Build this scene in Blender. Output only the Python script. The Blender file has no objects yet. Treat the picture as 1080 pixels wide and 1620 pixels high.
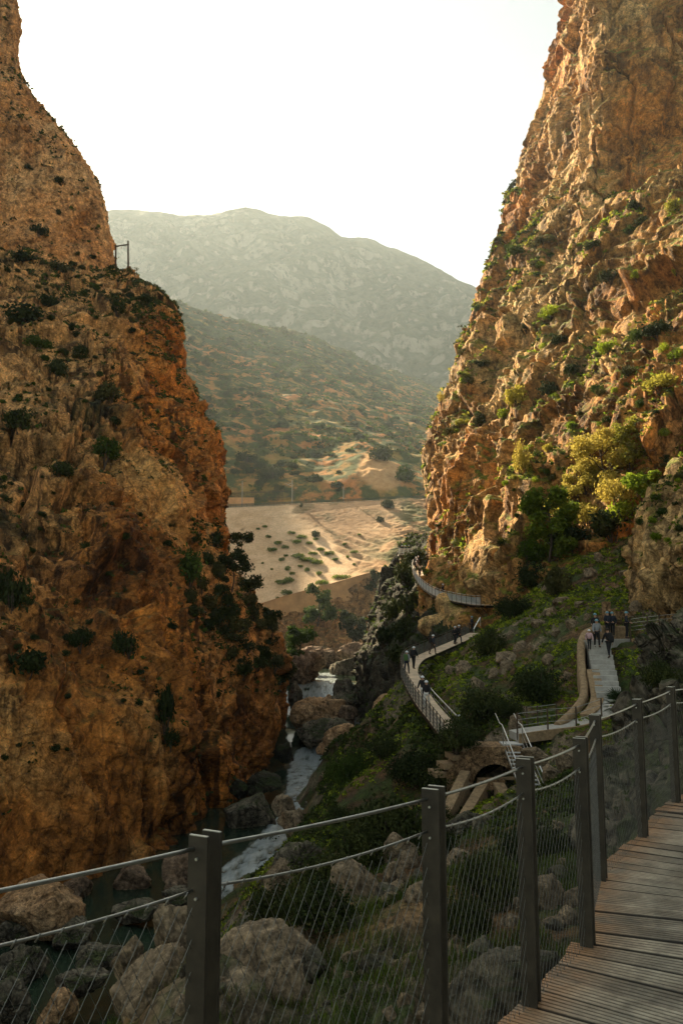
import bpy, math, random
import numpy as np
from mathutils import Vector, Matrix

# ------------------------------------------------------------------ camera
scn = bpy.context.scene
COL = scn.collection
F = 1300.0                       # focal length in photo pixels (1080 x 1620)
EYE = np.array([0.0, 0.0, 1.6])
TH = math.radians(7.45)
CT, ST = math.cos(TH), math.sin(TH)
cam = bpy.data.cameras.new('camera')
cam.sensor_fit = 'VERTICAL'
cam.sensor_height = 36.0
cam.lens = 36.0 * F / 1620.0
cam.clip_start = 0.05
cam.clip_end = 9000.0
cam_ob = bpy.data.objects.new('camera', cam)
COL.objects.link(cam_ob)
cam_ob.location = EYE
cam_ob.rotation_euler = (math.radians(90) + TH, 0, 0)
scn.camera = cam_ob

# ------------------------------------------------------------------ light
SUN_AZ, SUN_EL = math.radians(-31.2), math.radians(33.0)   # azimuth from +Y, positive to +X
world = bpy.data.worlds.new('World')
scn.world = world
world.use_nodes = True
wn = world.node_tree
bg = wn.nodes['Background']
sky = wn.nodes.new('ShaderNodeTexSky')
sky.sky_type = 'NISHITA'
sky.sun_disc = False
sky.sun_elevation = SUN_EL
sky.sun_rotation = SUN_AZ
sky.air_density = 1.0
sky.dust_density = 0.9
sky.ozone_density = 1.2
hs = wn.nodes.new('ShaderNodeHueSaturation')          # hazy, milky air: far less blue than a clear sky
hs.inputs['Saturation'].default_value = 0.62
wn.links.new(sky.outputs[0], hs.inputs['Color'])
tn = wn.nodes.new('ShaderNodeMix'); tn.data_type = 'RGBA'; tn.blend_type = 'MULTIPLY'; tn.inputs[0].default_value = 1.0
tn.inputs[7].default_value = (1.0, 0.945, 0.76, 1)
wn.links.new(hs.outputs[0], tn.inputs[6])
wn.links.new(tn.outputs[2], bg.inputs['Color'])
bg.inputs['Strength'].default_value = 0.056
sd = Vector((math.sin(SUN_AZ) * math.cos(SUN_EL), math.cos(SUN_AZ) * math.cos(SUN_EL), math.sin(SUN_EL)))
sl = bpy.data.lights.new('sun', 'SUN')
sl.energy = 5.0
sl.angle = math.radians(0.5)
sl.color = (1.0, 0.82, 0.55)
so = bpy.data.objects.new('sun', sl)
COL.objects.link(so)
so.rotation_euler = sd.to_track_quat('Z', 'Y').to_euler()
so.location = (-60, 60, 120)

scn.view_settings.view_transform = 'Standard'
scn.view_settings.look = 'None'
scn.view_settings.exposure = 2.0
scn.view_settings.gamma = 1.0
scn.render.engine = 'CYCLES'
cy = scn.cycles
cy.use_denoising = True
cy.max_bounces = 6
cy.diffuse_bounces = 3
cy.glossy_bounces = 2
cy.transmission_bounces = 3
cy.transparent_max_bounces = 6
cy.volume_bounces = 1
cy.sample_clamp_indirect = 6.0

# ------------------------------------------------------------------ pixel helpers
def P(px, py, Y):
    a = (px - 540.0) / F
    b = -(py - 810.0) / F
    t = Y / (CT - b * ST)
    return np.array([a * t, Y, EYE[2] + (ST + b * CT) * t])

def W(px, Y, z):
    dep = Y * CT + (z - EYE[2]) * ST
    return np.array([(px - 540.0) / F * dep, Y, z])

def pix(p):
    p = np.asarray(p, float)
    dep = p[..., 1] * CT + (p[..., 2] - EYE[2]) * ST
    up = -p[..., 1] * ST + (p[..., 2] - EYE[2]) * CT
    return 540 + F * p[..., 0] / dep, 810 - F * up / dep

def raydir(px, py):
    d = P(px, py, 1.0) - EYE
    return Vector(d).normalized()

# ------------------------------------------------------------------ noise
_G = np.array([[1,1,0],[-1,1,0],[1,-1,0],[-1,-1,0],[1,0,1],[-1,0,1],[1,0,-1],[-1,0,-1],
               [0,1,1],[0,-1,1],[0,1,-1],[0,-1,-1],[1,1,0],[-1,1,0],[0,-1,1],[0,-1,-1]], np.float32)

def _hash(ix, iy, iz, seed):
    h = (ix.astype(np.uint32) * np.uint32(374761393)) ^ (iy.astype(np.uint32) * np.uint32(668265263)) \
        ^ (iz.astype(np.uint32) * np.uint32(2147483647 - 1146)) ^ np.uint32((seed * 974711 + 12345) & 0xffffffff)
    h = (h ^ (h >> np.uint32(13))) * np.uint32(1274126177)
    h = (h ^ (h >> np.uint32(15))) * np.uint32(2246822519)
    return h ^ (h >> np.uint32(16))

def chunked(fn):
    def wrap(p, *a, **k):
        p = np.ascontiguousarray(p, np.float32)
        if len(p) <= 40000:
            return fn(p, *a, **k)
        outs = [fn(p[i:i + 40000], *a, **k) for i in range(0, len(p), 40000)]
        if isinstance(outs[0], tuple):
            return tuple(np.concatenate(z) for z in zip(*outs))
        return np.concatenate(outs)
    return wrap

@chunked
def perlin(p, seed=0):
    fl = np.floor(p)
    i = fl.astype(np.int64)
    f = p - fl
    u = f * f * f * (f * (f * 6 - 15) + 10)
    x0, y0, z0 = i[:, 0], i[:, 1], i[:, 2]
    fx, fy, fz = f[:, 0], f[:, 1], f[:, 2]
    def g(dx, dy, dz):
        h = _hash(x0 + dx, y0 + dy, z0 + dz, seed) & np.uint32(15)
        v = _G[h]
        return v[:, 0] * (fx - dx) + v[:, 1] * (fy - dy) + v[:, 2] * (fz - dz)
    ux, uy, uz = u[:, 0], u[:, 1], u[:, 2]
    a = g(0,0,0); a += ux * (g(1,0,0) - a)
    b = g(0,1,0); b += ux * (g(1,1,0) - b)
    c = g(0,0,1); c += ux * (g(1,0,1) - c)
    d = g(0,1,1); d += ux * (g(1,1,1) - d)
    a += uy * (b - a)
    c += uy * (d - c)
    return a + uz * (c - a)

def fbm(p, octv=4, seed=0, gain=0.5, lac=2.03):
    s = np.zeros(len(p), np.float32); am = 1.0; q = np.asarray(p, np.float32)
    for o in range(octv):
        s += am * perlin(q, seed + o * 17)
        q = q * lac + 11.3; am *= gain
    return s

def ridged(p, octv=4, seed=0, gain=0.5):
    s = np.zeros(len(p), np.float32); am = 1.0; q = np.asarray(p, np.float32)
    for o in range(octv):
        s += am * (1.0 - 2.0 * np.abs(perlin(q, seed + o * 13)))
        q = q * 2.07 + 5.7; am *= gain
    return s

@chunked
def worley(p, seed=0):
    fl = np.floor(p); i = fl.astype(np.int64); f = p - fl
    n = len(p)
    F1 = np.full(n, 9.0, np.float32); F2 = np.full(n, 9.0, np.float32); cid = np.zeros(n, np.float32)
    for dx in (-1, 0, 1):
        for dy in (-1, 0, 1):
            for dz in (-1, 0, 1):
                h = _hash(i[:, 0] + dx, i[:, 1] + dy, i[:, 2] + dz, seed)
                ox = (h & np.uint32(1023)).astype(np.float32) / 1023
                oy = ((h >> np.uint32(10)) & np.uint32(1023)).astype(np.float32) / 1023
                oz = ((h >> np.uint32(20)) & np.uint32(1023)).astype(np.float32) / 1023
                d = np.sqrt((dx + ox - f[:, 0]) ** 2 + (dy + oy - f[:, 1]) ** 2 + (dz + oz - f[:, 2]) ** 2)
                m = d < F1
                F2 = np.where(m, F1, np.minimum(F2, d))
                cid = np.where(m, ((h >> np.uint32(5)) & np.uint32(255)).astype(np.float32) / 255, cid)
                F1 = np.where(m, d, F1)
    return F1, F2, cid

@chunked
def facets(p, seed=0):
    """broken rock: every Voronoi cell gets its own step and its own tilt. returns height, edge distance"""
    fl = np.floor(p); i = fl.astype(np.int64); f = p - fl
    n = len(p)
    F1 = np.full(n, 9.0, np.float32); F2 = np.full(n, 9.0, np.float32); hh = np.zeros(n, np.float32)
    for dx in (-1, 0, 1):
        for dy in (-1, 0, 1):
            for dz in (-1, 0, 1):
                h = _hash(i[:, 0] + dx, i[:, 1] + dy, i[:, 2] + dz, seed)
                rx = dx + (h & np.uint32(1023)).astype(np.float32) / 1023 - f[:, 0]
                ry = dy + ((h >> np.uint32(10)) & np.uint32(1023)).astype(np.float32) / 1023 - f[:, 1]
                rz = dz + ((h >> np.uint32(20)) & np.uint32(1023)).astype(np.float32) / 1023 - f[:, 2]
                d = rx * rx + ry * ry + rz * rz
                g = h * np.uint32(2654435761)
                tx = ((g >> np.uint32(4)) & np.uint32(255)).astype(np.float32) / 127.5 - 1
                ty = ((g >> np.uint32(12)) & np.uint32(255)).astype(np.float32) / 127.5 - 1
                tz = ((g >> np.uint32(20)) & np.uint32(255)).astype(np.float32) / 127.5 - 1
                v = ((g >> np.uint32(8)) & np.uint32(255)).astype(np.float32) / 255 - 0.5 + 0.9 * (rx * tx + ry * ty + rz * tz)
                m = d < F1
                F2 = np.where(m, F1, np.minimum(F2, d)); hh = np.where(m, v, hh); F1 = np.where(m, d, F1)
    return hh, np.sqrt(F2) - np.sqrt(F1)

def sstep(a, b, x):
    t = np.clip((x - a) / (b - a), 0, 1)
    return t * t * (3 - 2 * t)

# ------------------------------------------------------------------ mesh helpers
def link(o, parent=None):
    COL.objects.link(o)
    if parent is not None:
        o.parent = parent
    return o

def mesh_np(name, verts, faces, mats=None, smooth=True, attrs=None, midx=None):
    """faces: int array (n,3) or (n,4)"""
    me = bpy.data.meshes.new(name)
    verts = np.asarray(verts, np.float32); faces = np.asarray(faces, np.int32)
    k = faces.shape[1]
    me.vertices.add(len(verts)); me.vertices.foreach_set('co', verts.ravel())
    me.loops.add(faces.size); me.loops.foreach_set('vertex_index', faces.ravel())
    me.polygons.add(len(faces))
    me.polygons.foreach_set('loop_start', np.arange(0, faces.size, k, dtype=np.int32))
    me.polygons.foreach_set('use_smooth', np.full(len(faces), smooth, bool))
    if mats is not None:
        for m in (mats if isinstance(mats, (list, tuple)) else [mats]):
            me.materials.append(m)
    if midx is not None:
        me.polygons.foreach_set('material_index', np.asarray(midx, np.int32))
    if attrs:
        for an, av in attrs.items():
            at = me.attributes.new(an, 'FLOAT', 'POINT')
            at.data.foreach_set('value', np.asarray(av, np.float32).ravel())
    me.update(calc_edges=True)
    me.validate()
    return me

def add_mesh(name, me, parent=None, loc=None, rot=None, scale=None):
    o = bpy.data.objects.new(name, me)
    link(o, parent)
    if loc is not None: o.location = loc
    if rot is not None: o.rotation_euler = rot
    if scale is not None: o.scale = scale
    return o

def structure(o, label=None):
    o['kind'] = 'structure'
    if label: o['label'] = label
    return o

def tag(o, label, cat, group=None, kind=None):
    o['label'] = label; o['category'] = cat
    if group: o['group'] = group
    if kind: o['kind'] = kind
    return o

def thing(name, label, cat, loc=(0, 0, 0), rz=0.0, group=None):
    o = bpy.data.objects.new(name, None)
    link(o); o.location = loc; o.rotation_euler = (0, 0, rz); o.empty_display_size = 0.2
    return tag(o, label, cat, group)

class MB:
    """collects quads/tris as numpy pieces"""
    def __init__(s): s.v = []; s.f = []; s.m = []; s.n = 0
    def add(s, v, f, mi=0):
        v = np.asarray(v, float).reshape(-1, 3)
        for q in f:
            s.f.append(tuple(int(i) + s.n for i in q)); s.m.append(mi)
        s.v.append(v); s.n += len(v)
    def box(s, c, size, ax=None, mi=0):
        h = np.asarray(size, float) / 2
        k = np.array([[x, y, z] for x in (-1, 1) for y in (-1, 1) for z in (-1, 1)], float) * h
        if ax is not None: k = k @ np.asarray(ax, float)
        s.add(k + np.asarray(c, float), [(0,1,3,2),(4,6,7,5),(0,4,5,1),(2,3,7,6),(0,2,6,4),(1,5,7,3)], mi)
    def beam(s, a, b, w, h, up=(0, 0, 1), mi=0):
        a = np.asarray(a, float); b = np.asarray(b, float)
        d = b - a; L = np.linalg.norm(d); d = d / L
        sx = np.cross(d, up); sx /= (np.linalg.norm(sx) + 1e-9); uz = np.cross(sx, d)
        s.box((a + b) / 2, (w, L, h), np.array([sx, d, uz]), mi)
    def tube(s, pts, rad, n=6, mi=0, cap=True):
        pts = np.asarray(pts, float); k = len(pts)
        rad = np.broadcast_to(np.asarray(rad, float), (k,))
        tg = np.gradient(pts, axis=0); tg /= (np.linalg.norm(tg, axis=1)[:, None] + 1e-9)
        ref = np.array([0, 0, 1.0]) if abs(tg[:, 2]).mean() < 0.8 else np.array([1.0, 0, 0])
        e1 = np.cross(tg, ref); e1 /= (np.linalg.norm(e1, axis=1)[:, None] + 1e-9); e2 = np.cross(tg, e1)
        an = np.linspace(0, 2 * math.pi, n, endpoint=False)
        v = pts[:, None] + rad[:, None, None] * (np.cos(an)[None, :, None] * e1[:, None] + np.sin(an)[None, :, None] * e2[:, None])
        fs = [(i * n + j, i * n + (j + 1) % n, (i + 1) * n + (j + 1) % n, (i + 1) * n + j) for i in range(k - 1) for j in range(n)]
        if cap:
            fs.append(tuple(range(n - 1, -1, -1))); fs.append(tuple((k - 1) * n + j for j in range(n)))
        s.add(v.reshape(-1, 3), fs, mi)
    def mesh(s, name, mats, smooth=False):
        me = bpy.data.meshes.new(name)
        me.from_pydata(np.concatenate(s.v).tolist(), [], s.f)
        for m in (mats if isinstance(mats, (list, tuple)) else [mats]): me.materials.append(m)
        me.polygons.foreach_set('material_index', np.asarray(s.m, np.int32))
        if smooth: me.polygons.foreach_set('use_smooth', np.full(len(s.f), True, bool))
        me.update(); return me
    def build(s, name, mats, parent=None, smooth=False, loc=None):
        return add_mesh(name, s.mesh(name, mats, smooth), parent, loc)

# ------------------------------------------------------------------ materials
def newmat(name):
    m = bpy.data.materials.new(name); m.use_nodes = True
    nt = m.node_tree; b = nt.nodes['Principled BSDF']
    return m, nt, b

class NT:
    def __init__(s, nt): s.nt = nt
    def n(s, t, **k):
        nd = s.nt.nodes.new('ShaderNode' + t)
        for a, v in k.items(): setattr(nd, a, v)
        return nd
    def l(s, a, b): s.nt.links.new(a, b)
    def coord(s, scale=(1, 1, 1), src='Object'):
        tc = s.n('TexCoord'); mp = s.n('Mapping'); mp.inputs['Scale'].default_value = scale
        s.l(tc.outputs[src], mp.inputs['Vector']); return mp.outputs[0]
    def noise(s, vec, scale, detail=6, rough=0.6, dist=0.0):
        nd = s.n('TexNoise'); nd.inputs['Scale'].default_value = scale; nd.inputs['Detail'].default_value = detail
        nd.inputs['Roughness'].default_value = rough; nd.inputs['Distortion'].default_value = dist
        s.l(vec, nd.inputs['Vector']); return nd.outputs['Fac']
    def ramp(s, fac, stops):
        r = s.n('ValToRGB'); e = r.color_ramp.elements
        while len(e) < len(stops): e.new(0.5)
        for q, (p, c) in zip(e, stops):
            q.position = p; q.color = (c if len(c) == 4 else (*c, 1)) if hasattr(c, '__len__') else (c, c, c, 1)
        s.l(fac, r.inputs[0]); return r.outputs[0]
    def mix(s, fac, a, b, mode='MIX'):
        m = s.n('Mix', data_type='RGBA', blend_type=mode)
        for sock, v in ((m.inputs[0], fac), (m.inputs[6], a), (m.inputs[7], b)):
            if isinstance(v, (int, float)): sock.default_value = v if sock == m.inputs[0] else (v, v, v, 1)
            elif isinstance(v, tuple): sock.default_value = (*v, 1)
            else: s.l(v, sock)
        return m.outputs[2]
    def math(s, op, a, b=0.0, c=None, clamp=False):
        m = s.n('Math', operation=op, use_clamp=clamp)
        for i, v in enumerate((a, b) if c is None else (a, b, c)):
            if isinstance(v, (int, float)): m.inputs[i].default_value = v
            else: s.l(v, m.inputs[i])
        return m.outputs[0]
    def mrange(s, v, a, b, c=0.0, d=1.0):
        m = s.n('MapRange'); m.interpolation_type = 'SMOOTHSTEP'
        for i, x in zip((1, 2, 3, 4), (a, b, c, d)): m.inputs[i].default_value = x
        s.l(v, m.inputs[0]); return m.outputs[0]
    def bump(s, h, dist, strength=1.0, nrm=None):
        b = s.n('Bump'); b.inputs['Distance'].default_value = dist; b.inputs['Strength'].default_value = strength
        s.l(h, b.inputs['Height'])
        if nrm is not None: s.l(nrm, b.inputs['Normal'])
        return b.outputs[0]
    def attr(s, name):
        a = s.n('Attribute', attribute_name=name); return a.outputs['Fac']

def rock_mat(name, dark, mid, light, rubble=None, sc=1.0, streak=0.6, green=0.0, gcol=(0.07, 0.10, 0.02), gz=(0.45, 0.75),
             orange=None, soil_and_shade=None, bump=1.0, crack=0.5, rough=0.92, darkstreak=(0.25, 0.22, 0.2)):
    m, nt, b = newmat(name); t = NT(nt)
    co = t.coord()
    n1 = t.noise(co, 0.055 * sc, 9, 0.62, 0.4)
    base = t.ramp(n1, [(0.38, dark), (0.5, mid), (0.62, light)])
    if orange is not None:      # big iron-stained patches
        n0 = t.noise(t.coord((1, 1, 0.35)), 0.045 * sc, 5, 0.6, 0.6)
        base = t.mix(t.mrange(n0, 0.5, 0.64), base, orange)
    if rubble is not None:
        base = t.mix(t.attr('zone'), base, rubble)
    if soil_and_shade is not None:
        base = t.mix(t.attr('soil_and_shade'), base, soil_and_shade)  # dark gap tone: earth and plants plus painted shade
    n3 = t.noise(co, 0.75 * sc, 8, 0.72)
    base = t.mix(0.85, base, t.ramp(n3, [(0.36, 0.35), (0.5, 1.0), (0.64, 1.6)]), 'MULTIPLY')
    n5 = t.noise(co, 3.2 * sc, 5, 0.7)                   # grain
    base = t.mix(0.6, base, t.ramp(n5, [(0.36, 0.45), (0.5, 1.0), (0.64, 1.55)]), 'MULTIPLY')
    n4 = t.noise(t.coord((1, 1, .7)), 1.1 * sc, 7, 0.66, 0.3)      # lichen and weathering patches with a clear edge
    n6 = t.noise(co, 0.09 * sc, 4, 0.6)
    base = t.mix(t.math('MULTIPLY', t.mrange(n4, 0.535, 0.565), t.mrange(n6, 0.36, 0.56, 0.15, 0.85)), base, t.mix(1.0, base, (0.36, 0.36, 0.36), 'MULTIPLY'))
    base = t.mix(t.math('MULTIPLY', t.mrange(n4, 0.455, 0.425), t.mrange(n6, 0.62, 0.42, 0.1, 0.7)), base, t.mix(1.0, base, (1.5, 1.45, 1.35), 'MULTIPLY'))
    if streak > 0:              # vertical water stains
        n2 = t.noise(t.coord((0.5 * sc, 0.5 * sc, 0.035 * sc)), 1.0, 6, 0.6, 0.3)
        n2b = t.noise(co, 0.04 * sc, 3, 0.5)
        fac = t.math('MULTIPLY', t.mrange(n2, 0.48, 0.56), t.mrange(n2b, 0.42, 0.56))
        base = t.mix(t.math('MULTIPLY', fac, streak), base, t.mix(1.0, base, darkstreak, 'MULTIPLY'))
    vo = t.n('TexVoronoi', feature='DISTANCE_TO_EDGE'); vo.inputs['Scale'].default_value = 0.45 * sc
    wv = t.n('TexNoise'); wv.inputs['Scale'].default_value = 0.7 * sc; wv.inputs['Detail'].default_value = 5
    t.l(co, wv.inputs['Vector'])
    vadd = t.n('VectorMath', operation='MULTIPLY_ADD'); t.l(wv.outputs['Color'], vadd.inputs[0])
    vadd.inputs[1].default_value = (1.0 / sc,) * 3; t.l(co, vadd.inputs[2]); t.l(vadd.outputs[0], vo.inputs['Vector'])
    ck = t.mrange(vo.outputs['Distance'], 0.0, 0.06)
    base = t.mix(crack * 0.8, base, t.mix(1.0, base, t.ramp(ck, [(0.0, 0.3), (1.0, 1.0)]), 'MULTIPLY'))
    vo2 = t.n('TexVoronoi', feature='DISTANCE_TO_EDGE'); vo2.inputs['Scale'].default_value = 1.3 * sc
    t.l(vadd.outputs[0], vo2.inputs['Vector'])
    ck2 = t.mrange(vo2.outputs['Distance'], 0.0, 0.09)
    cm = t.mrange(t.noise(co, 0.13 * sc, 4, 0.6), 0.42, 0.58)
    base = t.mix(t.math('MULTIPLY', cm, crack * 0.8, clamp=True), base, t.mix(1.0, base, t.ramp(ck2, [(0.0, 0.35), (1.0, 1.0)]), 'MULTIPLY'))
    if green > 0:
        ge = t.n('NewGeometry'); sx = t.n('SeparateXYZ'); t.l(ge.outputs['Normal'], sx.inputs[0])
        gn = t.noise(co, 0.16 * sc, 7, 0.65)
        up = t.mrange(sx.outputs['Z'], *gz)
        gf = t.math('MULTIPLY', up, t.mrange(gn, 0.42, 0.58))
        gv = t.noise(co, 1.8 * sc, 5, 0.7)
        gc = t.mix(t.mrange(gv, 0.35, 0.68), tuple(x * 0.45 for x in gcol), tuple(x * 1.5 for x in gcol))
        base = t.mix(t.math('MULTIPLY', gf, green, clamp=True), base, gc)
    t.l(base, b.inputs['Base Color'])
    b.inputs['Roughness'].default_value = rough
    b.inputs['Specular IOR Level'].default_value = 0.25
    h1 = t.noise(co, 1.6 * sc, 12, 0.68)
    h2 = t.math('MULTIPLY', ck, 0.35 * crack)
    hh = t.math('ADD', t.math('ADD', h1, h2), t.math('MULTIPLY', t.math('MULTIPLY', ck2, cm), 0.3 * crack))
    t.l(t.bump(hh, 0.45 / sc * bump, 1.0), b.inputs['Normal'])
    return m

def flat_mat(name, col, rough=0.6, metal=0.0, var=0.15, sc=4.0, bump=0.0, spec=0.4, vec=(1, 1, 1)):
    m, nt, b = newmat(name); t = NT(nt)
    co = t.coord(vec)
    n = t.noise(co, sc, 8, 0.65)
    c = t.ramp(n, [(0.3, tuple(x * (1 - 2 * var) for x in col)), (0.7, tuple(min(1, x * (1 + 2 * var)) for x in col))])
    t.l(c, b.inputs['Base Color']); b.inputs['Roughness'].default_value = rough; b.inputs['Metallic'].default_value = metal
    b.inputs['Specular IOR Level'].default_value = spec
    if bump > 0: t.l(t.bump(n, bump), b.inputs['Normal'])
    return m

def leaf_mat(name, c1, c2, trans=0.35, rough=0.85):
    m, nt, b = newmat(name); t = NT(nt)
    nt.nodes.remove(b)
    out = nt.nodes['Material Output']
    co = t.coord(); n = t.noise(co, 1.7, 4, 0.7); n2 = t.noise(co, 9.0, 2, 0.6)
    oi = t.n('ObjectInfo')
    c = t.mix(t.mrange(n, 0.36, 0.64), c1, c2)
    c = t.mix(0.7, c, t.ramp(n2, [(0.3, 0.6), (0.7, 1.45)]), 'MULTIPLY')
    c = t.mix(1.0, c, t.ramp(oi.outputs['Random'], [(0.0, (0.7, 0.75, 0.75)), (1.0, (1.35, 1.2, 1.1))]), 'MULTIPLY')
    d = t.n('BsdfPrincipled'); d.inputs['Roughness'].default_value = rough; d.inputs['Specular IOR Level'].default_value = 0.08
    tr = t.n('BsdfTranslucent'); t.l(c, d.inputs['Base Color']); t.l(c, tr.inputs['Color'])
    mx = t.n('MixShader'); mx.inputs[0].default_value = trans
    t.l(d.outputs[0], mx.inputs[1]); t.l(tr.outputs[0], mx.inputs[2]); t.l(mx.outputs[0], out.inputs['Surface'])
    return m

M = {}
M['rock_left'] = rock_mat('left_cliff_rock', (0.17, 0.058, 0.012), (0.47, 0.18, 0.036), (0.70, 0.37, 0.12), rubble=(0.60, 0.315, 0.115), soil_and_shade=(0.055, 0.05, 0.018),
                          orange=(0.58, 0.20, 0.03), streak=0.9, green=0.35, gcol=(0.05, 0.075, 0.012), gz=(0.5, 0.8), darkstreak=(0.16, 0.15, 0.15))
M['rock_upper'] = rock_mat('upper_cliff_rock', (0.42, 0.19, 0.06), (0.56, 0.28, 0.105), (0.64, 0.37, 0.16), sc=0.8, streak=0.45, green=0.25)
M['rock_right'] = rock_mat('right_cliff_rock', (0.30, 0.13, 0.032), (0.50, 0.26, 0.08), (0.68, 0.44, 0.19), soil_and_shade=(0.10, 0.085, 0.022), orange=(0.54, 0.21, 0.04), streak=0.8,
                           green=1.0, gcol=(0.14, 0.15, 0.015), gz=(0.35, 0.62))
M['rock_grey'] = rock_mat('grey_rock', (0.10, 0.085, 0.06), (0.19, 0.165, 0.12), (0.30, 0.25, 0.18), sc=1.8, streak=0.5, green=0.8, gcol=(0.045, 0.065, 0.015), gz=(0.35, 0.7), crack=1.0)
M['rock_fore'] = rock_mat('foreground_rock', (0.15, 0.11, 0.068), (0.27, 0.205, 0.13), (0.44, 0.345, 0.225), sc=4.0, streak=0.3, crack=0.2, orange=(0.34, 0.19, 0.09))
M['rock_tan'] = rock_mat('tan_boulder_rock', (0.30, 0.17, 0.08), (0.46, 0.29, 0.15), (0.58, 0.40, 0.23), sc=2.0, streak=0.2, crack=0.3)
M['rock_dark'] = rock_mat('dark_outcrop_rock', (0.03, 0.027, 0.017), (0.055, 0.047, 0.03), (0.10, 0.085, 0.055), sc=1.2, streak=0.7, green=0.9, gcol=(0.03, 0.045, 0.012), gz=(0.3, 0.65), crack=0.5, darkstreak=(0.35, 0.33, 0.3))
M['rock_river'] = rock_mat('river_rock', (0.16, 0.105, 0.07), (0.28, 0.19, 0.12), (0.40, 0.29, 0.2), sc=1.5, streak=0.5, crack=0.2)
M['soil_and_shade'] = rock_mat('slope_soil', (0.07, 0.045, 0.022), (0.13, 0.085, 0.04), (0.22, 0.15, 0.075), sc=2.5, streak=0.0, green=0.9,
                     gcol=(0.05, 0.085, 0.014), gz=(0.3, 0.6), crack=0.3)
# ------------------------------------------------------------------ control-grid surfaces
def catmull(G, counts):
    """G (n,m,k): resample axis 0 with counts[i] samples in interval i"""
    n = len(G)
    Gp = np.concatenate([2 * G[:1] - G[1:2], G, 2 * G[-1:] - G[-2:-1]])
    out = []
    for i in range(n - 1):
        t = np.arange(counts[i]) / counts[i]
        if i == n - 2: t = np.append(t, 1.0)
        t = t[:, None, None]
        p0, p1, p2, p3 = Gp[i], Gp[i + 1], Gp[i + 2], Gp[i + 3]
        out.append(0.5 * (2 * p1 + (p2 - p0) * t + (2 * p0 - 5 * p1 + 4 * p2 - p3) * t * t + (3 * p1 - p0 - 3 * p2 + p3) * t ** 3))
    return np.concatenate(out)

def sheet(rows, spacing, zone=None, maxc=140):
    """rows: list of rows of world points. returns verts grid, normals grid, zone grid"""
    G = np.array(rows, float)
    if zone is None: zone = np.zeros(G.shape[:2])
    G = np.concatenate([G, np.asarray(zone, float)[..., None]], axis=2)
    cr = [int(np.clip(np.ceil(np.linalg.norm(np.diff(G[i:i + 2, :, :3], axis=0), axis=-1).mean() / spacing), 2, maxc)) for i in range(G.shape[0] - 1)]
    cc = [int(np.clip(np.ceil(np.linalg.norm(np.diff(G[:, j:j + 2, :3], axis=1), axis=-1).mean() / spacing), 2, maxc)) for j in range(G.shape[1] - 1)]
    A = catmull(G, cr)
    A = catmull(A.transpose(1, 0, 2), cc).transpose(1, 0, 2)
    V = A[..., :3]; Z = np.clip(A[..., 3], 0, 1)
    return V, grid_normals(V), Z

def grid_normals(V, face=EYE):
    du = np.gradient(V, axis=1); dv = np.gradient(V, axis=0)
    N = np.cross(du, dv); N /= (np.linalg.norm(N, axis=-1, keepdims=True) + 1e-9)
    D = face - V; D /= np.linalg.norm(D, axis=-1, keepdims=True)
    if (D * N).sum(-1).mean() < 0: N = -N
    return N

def grid_faces(h, w):
    a = np.arange(h * w).reshape(h, w)
    return np.stack([a[:-1, :-1], a[:-1, 1:], a[1:, 1:], a[1:, :-1]], -1).reshape(-1, 4)

def grid_mesh(name, V, mat, zone=None, extra=None):
    h, w = V.shape[:2]
    at = {} if zone is None else {'zone': zone.ravel()}
    if extra: at.update(extra)
    f = grid_faces(h, w)
    n = np.cross(V[1:, :-1] - V[:-1, :-1], V[:-1, 1:] - V[:-1, :-1])
    n = n / (np.linalg.norm(n, axis=-1, keepdims=True) + 1e-9); D = EYE - V[:-1, :-1]; D = D / np.linalg.norm(D, axis=-1, keepdims=True)
    if (D * n).sum(-1).mean() > 0: f = f[:, ::-1]
    return mesh_np(name, V.reshape(-1, 3), f, mat, True, at)

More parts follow.
